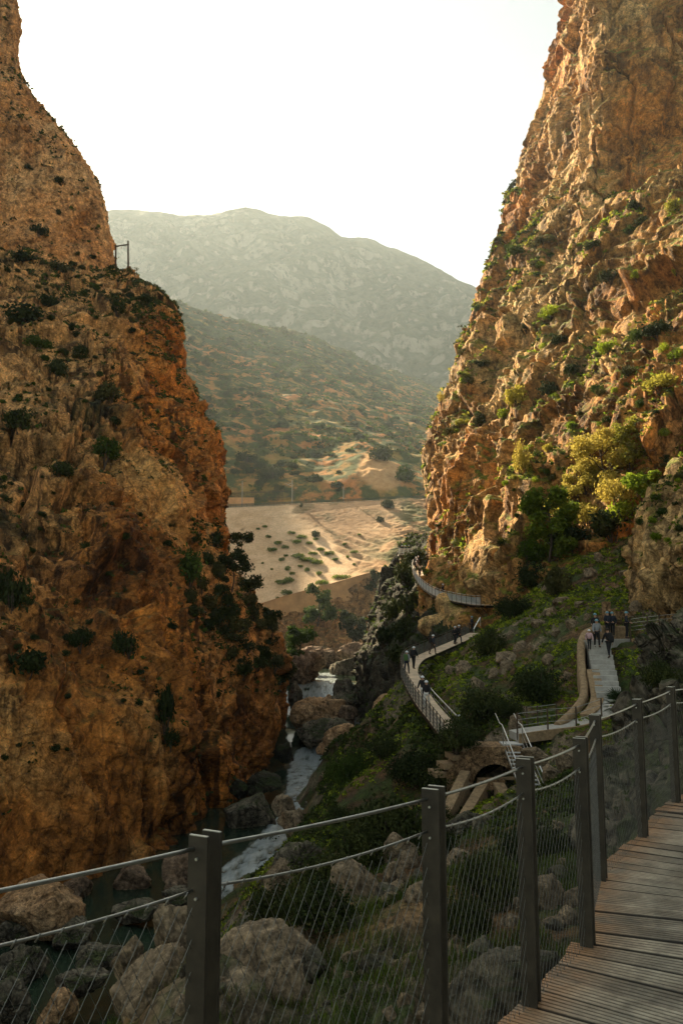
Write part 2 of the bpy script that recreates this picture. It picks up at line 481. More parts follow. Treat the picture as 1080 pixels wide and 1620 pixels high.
def cliff_noise(Pt, rub, seed, big=1.0, s=1.0, lump=1.0):
    """displacement along the normal (metres) for rock walls; rub 0 = smooth wall, 1 = broken rubble slope"""
    p = Pt.astype(np.float32)
    w = np.stack([fbm(p / (9 * s), 3, seed + 40), fbm(p / (9 * s), 3, seed + 50), fbm(p / (9 * s), 3, seed + 60)], -1)
    q = p + 2.2 * s * w
    d = big * 3.2 * fbm(p / np.array([30, 30, 48], np.float32), 3, seed)
    d += big * 1.1 * fbm(q / np.array([11, 11, 15], np.float32), 2, seed + 3)
    fl = ridged(q / np.array([6.5 * s, 6.5 * s, 26 * s], np.float32), 4, seed + 5)
    d += (1 - 0.75 * rub) * 1.05 * s * fl
    # slanting beds that step in and out
    t = (q[:, 2] + 0.45 * q[:, 0] - 0.2 * q[:, 1]) / (4.2 * s) + 1.1 * fbm(p / (16 * s), 2, seed + 7)
    fr = t - np.floor(t)
    saw = sstep(0, 0.75, fr) - sstep(0.8, 1.0, fr)
    d += (0.35 + 0.5 * rub) * s * (saw - 0.5)
    gate = sstep(-0.28, 0.3, fbm(p / (13 * s), 3, seed + 21))          # calmer and more broken stretches
    gate2 = sstep(-0.3, 0.25, fbm(p / np.array([34, 34, 50], np.float32), 3, seed + 23))
    rub = np.clip(rub * (0.2 + 0.95 * gate2), 0, 1)
    h, e = facets(q / (np.array([11, 11, 24], np.float32) * s), seed + 15)
    d += big * (2.5 + 0.7 * rub) * s * (h * sstep(0.0, 0.08, e) - 0.55 * (1 - sstep(0, 0.06, e)))
    h, e = facets(q / (np.array([3.4, 3.4, 5.2], np.float32) * s), seed + 9)
    d += lump * (0.42 + 0.7 * rub) * (0.35 + 0.75 * gate) * s * (h * 1.15 * sstep(0.0, 0.10, e) - 0.8 * (1 - sstep(0, 0.10, e)))
    soil_and_shade = rub * np.clip(1.2 * (1 - sstep(0.04, 0.3, e)) - 1.1 * h, 0, 1)  # gaps between rocks: earth and plants, with their shade painted in
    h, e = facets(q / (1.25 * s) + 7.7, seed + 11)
    soil_and_shade = np.maximum(soil_and_shade, (.25 + .75 * rub) * gate * (1 - sstep(0.03, 0.2, e)))
    d += lump * (0.26 + 0.36 * rub) * (0.3 + 1.0 * gate) * s * (h * 1.15 * sstep(0.0, 0.14, e) - 0.9 * (1 - sstep(0, 0.14, e)))
    d += 0.22 * s * fbm(q / (1.1 * s), 4, seed + 13)
    fis = np.abs(perlin(q / np.array([12 * s, 12 * s, 46 * s], np.float32), seed + 35))        # long upright fissures
    d -= (1.5 - 0.6 * rub) * s * max(big, .3) * (1 - sstep(0, 0.05, fis)) * sstep(-.2, .2, fbm(p / 20, 2, seed + 37))
    F1, F2, c = worley(q / (np.array([2.6, 2.6, 3.6], np.float32) * s) + 3.3, seed + 27)     # holes and pockets
    d -= 0.9 * s * gate * (c > .6) * (1 - sstep(.12, .34, F1))
    d -= d.mean()
    return d, soil_and_shade * sstep(-0.25, 0.25, fbm(p / 5.0, 3, seed + 31))

def make_cliff(name, rows, spacing, mat, seed, zone=None, big=1.0, s=1.0, maxc=140, lump=1.0):
    V, N, Z = sheet(rows, spacing, zone, maxc)
    sh = V.shape
    d, soil_and_shade = cliff_noise(V.reshape(-1, 3), Z.ravel(), seed, big, s, lump)
    V = V + N * d.reshape(sh[:2])[..., None]
    o = add_mesh(name, grid_mesh(name, V, mat, Z, {'soil_and_shade': soil_and_shade}))
    return structure(o)

# ---- left wall of the gorge
def prow(pts, k=0): return [P(*p) for p in pts]
L1 = [
    [W(px, Y, -24) for px, Y in ((-2600, 12), (-900, 34), (-300, 50), (0, 62), (100, 66), (200, 72), (300, 79), (368, 90), (425, 112), (455, 135), (438, 160), (330, 220))],
    [W(px, Y, -18.6) for px, Y in ((-2600, 12), (-900, 34), (-300, 50.5), (0, 63), (100, 67), (200, 73), (300, 80.5), (362, 91), (418, 112), (458, 133), (446, 160), (335, 220))],
    prow([(-2600, 1150, 12), (-900, 1150, 36), (-300, 1150, 54), (0, 1150, 67), (100, 1150, 71), (200, 1150, 76), (300, 1150, 84), (375, 1150, 96), (430, 1140, 114), (466, 1110, 134), (452, 1110, 158), (340, 1110, 220)]),
    prow([(-2600, 980, 14), (-900, 990, 38), (-300, 1000, 58), (0, 1000, 72), (100, 1000, 77), (200, 1000, 83), (300, 1000, 92), (360, 1000, 103), (410, 1000, 118), (446, 1000, 138), (435, 1000, 160), (330, 1000, 220)]),
    prow([(-2600, 600, 18), (-900, 800, 44), (-300, 850, 66), (0, 850, 82), (90, 850, 87), (180, 850, 92), (260, 850, 100), (320, 850, 110), (355, 850, 124), (377, 840, 142), (365, 850, 165), (280, 850, 225)]),
    prow([(-2600, 200, 24), (-900, 620, 52), (-300, 720, 80), (0, 720, 97), (90, 720, 101), (170, 720, 106), (240, 720, 112), (300, 720, 122), (340, 718, 135), (365, 712, 150), (352, 720, 172), (270, 720, 230)]),
    prow([(-2600, -200, 30), (-900, 430, 62), (-300, 610, 98), (0, 600, 118), (90, 600, 122), (160, 600, 126), (220, 600, 130), (265, 600, 136), (290, 600, 146), (318, 612, 160), (305, 615, 180), (230, 620, 235)]),
    prow([(-2600, -500, 36), (-900, 300, 76), (-300, 500, 122), (0, 500, 142), (90, 500, 147), (150, 505, 150), (205, 510, 153), (245, 512, 157), (275, 516, 163), (299, 526, 172), (288, 530, 190), (220, 540, 240)]),
    prow([(-2600, -800, 44), (-900, 200, 96), (-300, 420, 160), (0, 425, 172), (80, 440, 176), (130, 450, 178), (180, 455, 180), (215, 462, 182), (245, 470, 184), (272, 484, 188), (262, 500, 205), (200, 530, 245)]),
    prow([(-2600, -1000, 60), (-900, 150, 130), (-300, 380, 205), (0, 395, 205), (60, 405, 208), (110, 415, 210), (150, 425, 212), (180, 433, 214), (205, 443, 214), (230, 460, 215), (222, 480, 230), (170, 530, 260)]),
    prow([(-2600, -900, 90), (-900, 180, 170), (-300, 380, 250), (0, 400, 250), (60, 410, 250), (110, 420, 250), (150, 430, 250), (170, 445, 250), (190, 465, 250), (205, 485, 250), (190, 520, 262), (150, 560, 282)]),
]
Z1 = np.zeros((11, 12))
Z1[4] = [.4, .5, .5, .75, .35, 0, 0, .15, .2, .3, .3, .3]
Z1[5] = [.8, .9, 1, 1, .9, .5, .15, 0, .25, .2, .3, .3]
Z1[6] = [1, 1, 1, 1, 1, .95, .4, .05, 0, .1, .3, .3]
Z1[7] = [1, 1, 1, 1, 1, 1, .9, .5, .1, .1, .3, .3]
Z1[8:] = 1
Z1[2] = [0, 0, 0, 0, 0, 0, 0, 0, .1, .2, .2, .2]
Z1[3] = [.2, .3, .3, .2, .1, 0, 0, .1, .3, .4, .3, .3]
for r_, dx in ((0, 30), (1, 30), (2, 32), (3, 30), (4, 30), (5, 24), (6, 46), (7, 34), (8, 12)):     # room for the bulges of the rock
    for c_ in (6, 7, 8, 9, 10):
        p_ = L1[r_][c_]; L1[r_][c_] = p_ - np.array([dx * (0.6 if c_ == 6 else 1) / F * p_[1], 0, 0])
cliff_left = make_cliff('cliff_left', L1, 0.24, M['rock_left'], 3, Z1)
cliff_left['label'] = 'orange cliff with a rubble slope rising left of the river'

L2 = [
    prow([(-1500, 480, 120), (-700, 480, 165), (-250, 470, 195), (-60, 470, 200), (40, 470, 205), (110, 480, 212), (160, 480, 220), (190, 480, 228), (180, 490, 250), (100, 500, 300)]),
    prow([(-1500, 330, 122), (-700, 370, 168), (-250, 390, 200), (-60, 390, 205), (40, 395, 210), (105, 400, 216), (150, 405, 223), (177, 415, 230), (168, 415, 250), (90, 430, 300)]),
    prow([(-1500, 180, 126), (-700, 280, 172), (-250, 330, 206), (-60, 330, 210), (40, 330, 215), (100, 330, 220), (138, 330, 226), (161, 330, 232), (152, 330, 252), (80, 340, 300)]),
    prow([(-1500, 0, 130), (-700, 180, 178), (-250, 260, 212), (-60, 260, 215), (30, 260, 219), (80, 260, 223), (110, 260, 228), (132, 262, 235), (122, 265, 254), (60, 270, 300)]),
    prow([(-1500, -200, 134), (-700, 80, 184), (-250, 190, 218), (-60, 195, 220), (20, 200, 223), (50, 205, 226), (72, 208, 231), (93, 210, 237), (85, 210, 256), (30, 220, 300)]),
    prow([(-1500, -350, 138), (-700, -20, 190), (-250, 130, 224), (-80, 135, 226), (0, 140, 228), (20, 145, 230), (32, 148, 234), (46, 150, 239), (38, 150, 258), (0, 160, 300)]),
    prow([(-1500, -500, 142), (-700, -120, 196), (-250, 70, 230), (-100, 80, 231), (-30, 85, 232), (-5, 90, 234), (8, 95, 236), (22, 98, 240), (14, 98, 258), (-20, 100, 300)]),
    prow([(-1500, -600, 146), (-700, -200, 202), (-250, 0, 236), (-100, 20, 237), (-30, 30, 238), (0, 35, 239), (14, 38, 240), (29, 42, 243), (20, 42, 262), (-10, 45, 300)]),
    prow([(-1500, -700, 150), (-700, -280, 208), (-250, -80, 242), (-120, -60, 243), (-40, -50, 243), (-15, -40, 244), (-4, -35, 246), (10, -28, 248), (2, -28, 268), (-30, -25, 305)]),
    prow([(-1500, -800, 156), (-700, -360, 214), (-250, -200, 250), (-180, -190, 250), (-130, -180, 250), (-100, -170, 251), (-80, -160, 252), (-60, -150, 254), (-70, -150, 274), (-100, -150, 310)]),
    prow([(-1500, -820, 190), (-700, -360, 262), (-250, -200, 300), (-190, -190, 300), (-160, -180, 300), (-140, -170, 301), (-125, -160, 302), (-115, -150, 304), (-120, -145, 314), (-130, -140, 330)]),
]
cliff_left_upper = make_cliff('cliff_left_upper', L2, 0.55, M['rock_upper'], 21, np.full((11, 10), 0.0), big=0.4, s=0.75)
cliff_left_upper['label'] = 'tan upper cliff towering over the rubble slope at left'

# ---- right wall of the gorge
R1 = [
    prow([(700, 1120, 190), (668, 1120, 150), (648, 1120, 122), (690, 1120, 104), (740, 1120, 96), (800, 1100, 88), (880, 1060, 80), (1000, 1020, 70), (1150, 1000, 62), (1500, 1000, 45)]),
    prow([(700, 1000, 190), (668, 1000, 148), (652, 1000, 122), (690, 1000, 106), (742, 1000, 98), (800, 1000, 90), (880, 985, 82), (1000, 960, 74), (1150, 950, 66), (1500, 950, 48)]),
    prow([(705, 930, 190), (674, 935, 148), (659, 935, 124), (695, 935, 112), (745, 940, 104), (800, 930, 94), (880, 920, 84), (1000, 900, 76), (1150, 890, 68), (1500, 880, 50)]),
    prow([(710, 860, 190), (684, 860, 150), (673, 860, 127), (710, 860, 114), (750, 860, 105), (810, 860, 95), (880, 860, 87), (1000, 850, 78), (1150, 840, 70), (1500, 830, 52)]),
    prow([(712, 770, 195), (687, 765, 155), (675, 760, 131), (705, 760, 119), (750, 760, 110), (810, 760, 100), (880, 760, 91), (1000, 760, 81), (1150, 750, 72), (1500, 740, 54)]),
    prow([(720, 690, 200), (699, 685, 160), (684, 680, 137), (720, 680, 124), (765, 680, 115), (820, 680, 105), (890, 680, 96), (1000, 680, 85), (1150, 680, 75), (1500, 670, 56)]),
    prow([(750, 600, 210), (735, 605, 172), (724, 605, 150), (752, 605, 136), (790, 600, 124), (840, 600, 114), (900, 600, 104), (1000, 600, 92), (1150, 600, 80), (1500, 590, 60)]),
    prow([(775, 520, 215), (758, 525, 178), (747, 525, 158), (775, 525, 144), (810, 520, 132), (855, 520, 122), (910, 520, 112), (1000, 510, 100), (1150, 500, 86), (1500, 490, 64)]),
    prow([(800, 440, 222), (786, 442, 188), (774, 445, 168), (800, 440, 154), (830, 440, 142), (870, 440, 132), (920, 430, 122), (1010, 420, 110), (1150, 400, 95), (1500, 390, 70)]),
    prow([(812, 375, 226), (798, 375, 194), (786, 375, 176), (812, 370, 164), (845, 365, 152), (885, 360, 141), (930, 350, 131), (1010, 330, 120), (1150, 310, 104), (1500, 300, 76)]),
    prow([(840, 300, 232), (828, 300, 202), (817, 300, 186), (840, 300, 172), (868, 295, 160), (905, 290, 148), (940, 285, 140), (1010, 270, 134), (1150, 255, 122), (1500, 240, 90)]),
    prow([(862, 230, 236), (849, 230, 208), (838, 230, 194), (858, 228, 180), (882, 225, 166), (912, 222, 153), (938, 220, 145), (1010, 210, 140), (1150, 200, 132), (1500, 190, 98)]),
    prow([(884, 130, 240), (871, 130, 214), (859, 130, 200), (878, 130, 186), (900, 130, 170), (922, 130, 156), (938, 130, 149), (1010, 120, 144), (1150, 110, 136), (1500, 100, 102)]),
    prow([(917, 30, 244), (904, 30, 218), (892, 30, 205), (908, 30, 190), (924, 30, 174), (938, 30, 160), (950, 30, 153), (1010, 20, 149), (1150, 0, 140), (1500, 0, 106)]),
    prow([(945, -90, 250), (932, -90, 224), (920, -90, 211), (933, -90, 196), (945, -90, 180), (956, -90, 166), (966, -90, 158), (1015, -100, 154), (1150, -110, 146), (1500, -110, 112)]),
    prow([(975, -220, 256), (962, -220, 230), (950, -220, 218), (960, -220, 204), (970, -220, 188), (980, -220, 174), (990, -220, 165), (1030, -225, 160), (1150, -230, 152), (1500, -230, 120)]),
]
ZR = np.zeros((16, 10))
ZR[0:2] = .1; ZR[2:5] = .55; ZR[2:5, 2:6] = .12; ZR[5:10] = .72; ZR[10] = .4; ZR[11:] = .12
ZR[5:11, 2] = .5; ZR[5, 2:4] = .3
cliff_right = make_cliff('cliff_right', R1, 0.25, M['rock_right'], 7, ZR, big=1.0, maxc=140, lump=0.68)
cliff_right['label'] = 'tall sunlit golden cliff with green ledges right of the gorge'

R2 = [
    prow([(1085, 1010, 74), (1050, 1010, 67), (1036, 1000, 61), (1062, 1010, 57), (1120, 1010, 54), (1400, 1010, 46)]),
    prow([(1075, 960, 72), (1036, 960, 66), (1022, 960, 60.5), (1052, 960, 56.5), (1110, 960, 53.5), (1400, 960, 45)]),
    prow([(1060, 920, 72), (1022, 920, 66), (1009, 920, 60), (1045, 920, 55), (1100, 920, 52), (1400, 920, 44)]),
    prow([(1065, 850, 72), (1027, 850, 66), (1014, 850, 60), (1048, 850, 55), (1105, 850, 52), (1400, 850, 44)]),
    prow([(1090, 790, 73), (1048, 790, 67), (1034, 785, 61), (1062, 790, 56.5), (1115, 790, 53), (1400, 790, 45)]),
    prow([(1120, 745, 75), (1080, 745, 69), (1066, 740, 63), (1085, 745, 60), (1130, 740, 57), (1400, 720, 49)]),
    prow([(1130, 720, 82), (1100, 720, 78), (1085, 720, 74), (1105, 715, 70), (1150, 705, 66), (1400, 680, 58)]),
]
cliff_buttress = make_cliff('cliff_buttress', R2, 0.18, M['rock_right'], 13, np.full((7, 6), .15), big=0.25, s=0.7)
cliff_buttress['label'] = 'shaded overhanging rock buttress beside the top of the steps'

# grey outcrop under the boardwalks, right bank of the narrows
R3 = [
    [W(px, Y, -23) for px, Y in ((640, 230), (605, 195), (580, 160), (588, 132), (610, 108), (650, 92), (720, 84), (800, 80))],
    [W(px, Y, z) for px, Y, z in ((640, 230, -15), (603, 195, -16), (573, 160, -17), (580, 132, -17), (604, 108, -16), (650, 92, -13), (720, 84, -9), (800, 80, -6))],
    prow([(650, 1040, 230), (602, 1050, 195), (570, 1060, 160), (582, 1060, 136), (612, 1060, 112), (655, 1060, 97), (720, 1050, 92), (800, 1040, 88)]),
    prow([(655, 980, 230), (612, 990, 198), (586, 990, 164), (602, 990, 142), (628, 1000, 120), (660, 1010, 106), (720, 1010, 98), (800, 1000, 92)]),
    prow([(660, 920, 232), (628, 925, 200), (607, 925, 168), (622, 925, 148), (640, 935, 134), (665, 940, 124), (720, 940, 116), (800, 940, 104)]),
    prow([(670, 870, 234), (646, 872, 200), (632, 875, 172), (642, 878, 158), (655, 880, 146), (672, 880, 140), (720, 880, 130), (800, 880, 112)]),
    prow([(690, 850, 240), (668, 850, 205), (658, 852, 182), (664, 850, 174), (674, 845, 160), (690, 845, 150), (730, 850, 140), (800, 860, 125)]),
]
outcrop = make_cliff('cliff_outcrop', R3, 0.30, M['rock_dark'], 17, np.full((7, 8), .35), big=0.35, s=1.0)
outcrop['label'] = 'dark grey green outcrop below the boardwalks above the narrow river'

# fractured rock rising just beyond the bend of the deck
R4 = [
    prow([(960, 1440, 13), (936, 1440, 11), (925, 1440, 9.4), (965, 1440, 8.8), (1040, 1440, 8.6), (1130, 1440, 8.6), (1300, 1440, 8.6)]),
    prow([(960, 1330, 16), (935, 1330, 14), (922, 1330, 12.4), (965, 1330, 11.4), (1040, 1330, 10.8), (1130, 1330, 10.4), (1300, 1330, 10)]),
    prow([(972, 1230, 20), (952, 1230, 17.5), (940, 1230, 15.6), (980, 1230, 14.2), (1050, 1230, 13.2), (1130, 1230, 12.5), (1300, 1230, 12)]),
    prow([(990, 1150, 23), (970, 1150, 20.5), (958, 1150, 18.6), (995, 1150, 17), (1060, 1150, 15.8), (1130, 1150, 15), (1300, 1150, 14)]),
    prow([(1012, 1090, 26), (993, 1090, 23.5), (982, 1090, 21.4), (1015, 1090, 19.6), (1070, 1090, 18), (1130, 1090, 17), (1300, 1090, 16)]),
    prow([(1036, 1040, 28), (1018, 1040, 25.5), (1007, 1040, 23.2), (1040, 1040, 21.4), (1085, 1035, 20), (1140, 1030, 19), (1300, 1030, 18)]),
    prow([(1075, 1012, 30), (1058, 1010, 27.5), (1050, 1006, 25.4), (1072, 1002, 23.6), (1100, 996, 22), (1150, 990, 21), (1300, 980, 20)]),
    prow([(1100, 1010, 34), (1090, 1008, 32), (1085, 1004, 30), (1100, 1000, 29), (1120, 992, 28), (1160, 985, 27), (1300, 970, 26)]),
]
for r_ in range(1, 8):
    for c_ in range(4): R4[r_][c_] = R4[r_][c_] + np.array([(34 if r_ > 2 else 14) / F * R4[r_][c_][1], 0, 0])
outcrop2 = make_cliff('rock_outcrop', R4, 0.07, M['rock_grey'], 19, np.full((8, 7), .95), big=0.12, s=0.42)
outcrop2['label'] = 'blocky grey rock outcrop just beyond the bend of the near deck'

# ------------------------------------------------------------------ walk lines (needed to keep the ground below them)
W1_out = [P(*p) for p in ((702, 1172, 44), (680, 1142, 49), (657, 1112, 54), (641, 1084, 60), (633.5, 1062, 66), (643, 1045, 71.5), (664, 1035, 75), (690, 1024, 79), (716, 1013, 83), (742, 1001, 87))]
W3 = [P(*p) for p in ((812, 1158, 44.5), (850, 1152, 44.5), (895, 1146, 44.5), (930, 1136, 45), (948, 1122, 46), (957, 1102, 47)) ]
# ------------------------------------------------------------------ gorge floor, right slope and foreground as one ground
def tps_fit(pts, lam=0.5):
    p = np.asarray(pts, float); n = len(p)
    xy = p[:, :2] / 20.0; z = p[:, 2]
    r2 = ((xy[:, None] - xy[None]) ** 2).sum(-1)
    K = 0.5 * r2 * np.log(r2 + 1e-9) + lam * 0.01 * np.eye(n)
    A = np.zeros((n + 3, n + 3)); A[:n, :n] = K; A[:n, n] = 1; A[:n, n + 1:] = xy; A[n, :n] = 1; A[n + 1:, :n] = xy.T
    s = np.linalg.solve(A, np.concatenate([z, np.zeros(3)]))
    def ev(x, y):
        out = np.zeros(x.shape); q = np.stack([x, y], -1) / 20.0
        for i in range(n):
            r = ((q - xy[i]) ** 2).sum(-1); out += s[i] * 0.5 * r * np.log(r + 1e-9)
        return out + s[n] + s[n + 1] * q[..., 0] + s[n + 2] * q[..., 1]
    return ev

GP = [np.array(p, float) for p in ((0, 0, -3), (3, 3, -2.4), (-3, 0, -4), (-6, 4, -8), (-10, 8, -14), (-16, 12, -19), (-20, 30, -21), (-24, 0, -22), (6, -4, -2.0), (7, 5, -2.0), (10, 8, -1.5), (14, 14, 0), (-14, 28, -20.5), (-16, 42, -21), (-12, 60, -21), (-9, 20, -17), (-7, 28, -18.5), (30, 20, 4), (40, 35, 6), (45, 60, 14), (20, 30, -1.0), (-6, 14, -9))]
GP += [P(*p) for p in ((250, 1570, 11), (450, 1570, 10.5), (330, 1490, 13), (450, 1490, 13), (560, 1565, 10), (600, 1440, 16), (650, 1560, 9.5), (760, 1560, 8.5), (800, 1460, 11),
    (700, 1400, 18), (850, 1430, 11), (900, 1350, 14), (880, 1255, 26), (850, 1222, 32), (640, 1345, 26), (530, 1420, 19), (470, 1375, 30), (545, 1330, 36), (625, 1265, 45), (700, 1262, 43),
    (765, 1275, 40), (420, 1350, 45), (500, 1290, 58), (560, 1235, 62), (605, 1185, 66), (560, 1172, 85), (545, 1165, 95), (700, 1188, 46), (640, 1120, 61), (600, 1150, 75), (625, 1090, 76),
    (745, 1165, 46), (725, 1100, 58), (705, 1060, 69), (745, 1020, 84), (800, 1105, 58), (850, 1095, 54), (860, 1000, 64), (820, 960, 76), (880, 900, 80), (960, 885, 74), (1000, 940, 66), (930, 960, 62),
    (895, 1040, 55), (905, 1110, 49), (850, 1160, 45), (960, 1112, 46), (985, 1060, 50), (1000, 1013, 55), (1050, 995, 56), (1085, 1000, 54), (970, 1155, 39), (940, 1200, 30), (880, 1185, 40), (830, 1205, 40),
    (800, 1330, 28), (840, 1300, 33), (745, 1330, 30), (790, 1250, 44))]
GP += [W(px, Y, z) for px, Y, z in ((700, 100, -8), (680, 112, -14), (745, 103, -3), (650, 105, -16), (790, 98, 0.5), (700, 92, -4.5), (640, 88, -12), (720, 130, -8))]
GP += [W(px, Y, -19.2) for px, Y in ((340, 62), (385, 69), (456, 77), (545, 90), (540, 104), (552, 118), (575, 92), (572, 106), (300, 52), (240, 45))]
GP += [W(px, Y, -22.5) for px, Y in ((200, 62), (330, 75), (430, 95), (480, 112), (480, 130), (100, 50), (530, 150), (540, 200))]
ground_fn = tps_fit(GP)

def seg_dist(x, y, line):
    line = np.asarray(line)
    best = np.full(x.shape, 1e9); bz = np.zeros(x.shape)
    for a, b in zip(line[:-1], line[1:]):
        d = b[:2] - a[:2]; L = (d ** 2).sum()
        t = np.clip(((x - a[0]) * d[0] + (y - a[1]) * d[1]) / L, 0, 1)
        r = np.hypot(x - a[0] - t * d[0], y - a[1] - t * d[1])
        m = r < best
        best = np.where(m, r, best); bz = np.where(m, a[2] + t * (b[2] - a[2]), bz)
    return best, bz

DECK_EDGE = [(-2.6, 0.5), (-1.9, 1.15), (-1.15, 1.78), (-.383, 2.42), (.33, 3.06), (.80, 3.70), (1.22, 4.32), (1.61, 5.35), (2.24, 6.37), (2.95, 7.52), (3.75, 8.4), (4.7, 9.1)]
STAIR = [P(957, 1102, 47), P(957, 1085, 48), P(955, 1058, 49.7), P(948, 1030, 51.5), P(945, 1014, 53.5), P(965, 1008, 55.5), P(1000, 1006, 56)]

def build_ground():
    nu, nv = 620, 640
    U = np.linspace(-300, 1280, nu)
    Yv = np.exp(np.linspace(math.log(3.2), math.log(135), nv))
    Yg, Ug = np.meshgrid(Yv, U, indexing='ij')
    X = (Ug - 540) / F * Yg * 1.02
    Z = ground_fn(X, Yg)
    p = np.stack([X, Yg, Z], -1).reshape(-1, 3)
    p2 = p * np.array([1, 1, 0.6])
    rough = sstep(5, 30, p[:, 1])
    d = 0.35 * fbm(p2 / 4.0, 5, 71) + rough * 0.9 * fbm(p2 / 14.0, 3, 72)
    q = p2 + 0.5 * np.stack([fbm(p2 / 1.5, 3, 73), fbm(p2 / 1.5, 3, 74), fbm(p2 / 1.5, 3, 75)], -1)
    F1, F2, c = worley(q / 1.7, 76)
    rk = sstep(0.52, 0.66, fbm(p2 / 6.0, 3, 77) * 0.5 + 0.5)           # stony patches
    d += (0.1 + 0.9 * rk) * (0.45 * (c - 0.3) * sstep(0, 0.15, F2 - F1) - 0.2 * (1 - sstep(0, 0.12, F2 - F1)))
    F1, F2, c = worley(q / 0.55, 78)
    d += (0.05 + 0.16 * rk) * ((c - 0.4) * sstep(0, 0.15, F2 - F1)) + 0.05 * fbm(p / 0.35, 3, 79)
    Z = Z + d.reshape(Z.shape)
    for line, wd, dz in ((W1_out, 2.2, 1.1), (W3, 1.7, 0.22), (STAIR, 1.6, 0.35), ([P(811, 1179, 43.4), P(862, 1308, 36.6)], 1.3, 0.7)):
        r, bz = seg_dist(X, Yg, line)
        cap = bz - dz + np.maximum(0, r - wd) * 1.1
        Z = np.minimum(Z, cap)
    r, bz = seg_dist(X, Yg, [np.array([x, y, 0.0]) for x, y in DECK_EDGE])
    Z = np.minimum(Z, -1.1 + np.maximum(0, r - 1.0) * .9)
    V = np.stack([X, Yg, Z], -1)
    zone = rk.reshape(Z.shape)
    return add_mesh('ground', grid_mesh('ground', V, M['ground'], zone))

M['ground'] = rock_mat('slope_ground', (0.05, 0.028, 0.012), (0.11, 0.06, 0.024), (0.21, 0.13, 0.06), rubble=(0.20, 0.155, 0.10), sc=3.0, streak=0.0, green=0.85,
                       gcol=(0.035, 0.065, 0.010), gz=(0.35, 0.7), crack=0.4)
ground = structure(build_ground(), 'grassy rocky ground of the right slope and the foreground')

pl = mesh_np('terrain', [(-3500, -600, -27), (3500, -600, -27), (3500, 4200, -27), (-3500, 4200, -27)], [(0, 1, 2, 3)], M['soil_and_shade'])
structure(add_mesh('terrain', pl), 'valley floor')
# ground behind the camera, the terrace the deck is fixed to
bk = []
for y in (6, 2, -3, -10, -25):
    bk.append([np.array([x, y, z]) for x, z in ((3.3 + max(0, y) * .55, -3.5), (4.2 + max(0, y) * .5, -1.4), (6.5, 0.4), (9, 5), (14, 14), (24, 30), (40, 48))])
structure(make_cliff('cliff_behind', bk, 0.5, M['rock_grey'], 91, np.full((5, 7), .5), big=0.15, s=.8), 'rock wall behind the deck')

# ------------------------------------------------------------------ river
def build_river():
    U = np.linspace(-420, 700, 420); Yv = np.exp(np.linspace(math.log(20), math.log(300), 420))
    Yg, Ug = np.meshgrid(Yv, U, indexing='ij')
    X = (Ug - 540) / F * Yg
    Z = -18.7 + 3.0 * sstep(118, 136, Yg) + 5.2 * sstep(146, 168, Yg) + 0.2 * sstep(180, 260, Yg)
    p = np.stack([X, Yg, Z], -1).reshape(-1, 3)
    px, py = pix(p)
    # rough lanes where the sky's reflection is painted into the water colour
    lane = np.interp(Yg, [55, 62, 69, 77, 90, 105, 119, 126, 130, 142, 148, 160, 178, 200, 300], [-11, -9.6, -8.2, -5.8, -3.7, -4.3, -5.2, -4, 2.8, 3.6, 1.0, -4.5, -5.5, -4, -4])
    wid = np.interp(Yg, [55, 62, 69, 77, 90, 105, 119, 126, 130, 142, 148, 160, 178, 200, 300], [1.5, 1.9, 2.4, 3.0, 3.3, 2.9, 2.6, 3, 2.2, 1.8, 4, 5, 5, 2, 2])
    sky_sheen = (1 - sstep(0.7, 1.1, np.abs(X - lane) / wid)) * sstep(58, 68, Yg) * (1 - sstep(186, 202, Yg))
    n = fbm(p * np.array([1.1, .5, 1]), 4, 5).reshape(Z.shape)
    Z = Z + 0.03 * fbm(p * np.array([.5, .3, 1]), 3, 4).reshape(Z.shape) + sky_sheen * 0.16 * n
    sky_sheen = np.clip(sky_sheen * (1.0 + 0.6 * n), 0, 1)
    V = np.stack([X, Yg, Z], -1)
    m, nt, b = newmat('river_water'); t = NT(nt)
    co = t.coord((1, .45, 1)); fo = t.attr('sky_sheen')
    h = t.noise(co, 1.6, 6, 0.6, 0.5); h2 = t.noise(co, 0.5, 3, 0.5)
    deep = t.mix(t.noise(t.coord(), 0.07, 3, .5), (0.012, 0.022, 0.014), (0.03, 0.05, 0.03))
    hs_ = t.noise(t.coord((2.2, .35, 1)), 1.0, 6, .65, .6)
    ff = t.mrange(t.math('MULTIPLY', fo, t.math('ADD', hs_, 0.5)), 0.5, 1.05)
    t.l(t.mix(ff, deep, (0.30, 0.35, 0.36)), b.inputs['Base Color'])  # pale tone stands in for reflected sky
    t.l(t.mrange(fo, 0, 1, 0.05, 0.18), b.inputs['Roughness'])
    b.inputs['IOR'].default_value = 1.33
    bd = t.n('Bump'); bd.inputs['Distance'].default_value = 0.3
    t.l(t.mrange(fo, 0, 1, 0.10, 0.7), bd.inputs['Strength']); t.l(t.math('ADD', h, h2), bd.inputs['Height']); t.l(bd.outputs[0], b.inputs['Normal'])
    M['water'] = m
    return structure(add_mesh('river', grid_mesh('river', V, m, None, {'sky_sheen': sky_sheen.ravel()})), 'dark green river with a white run winding through the gorge')
river = build_river()

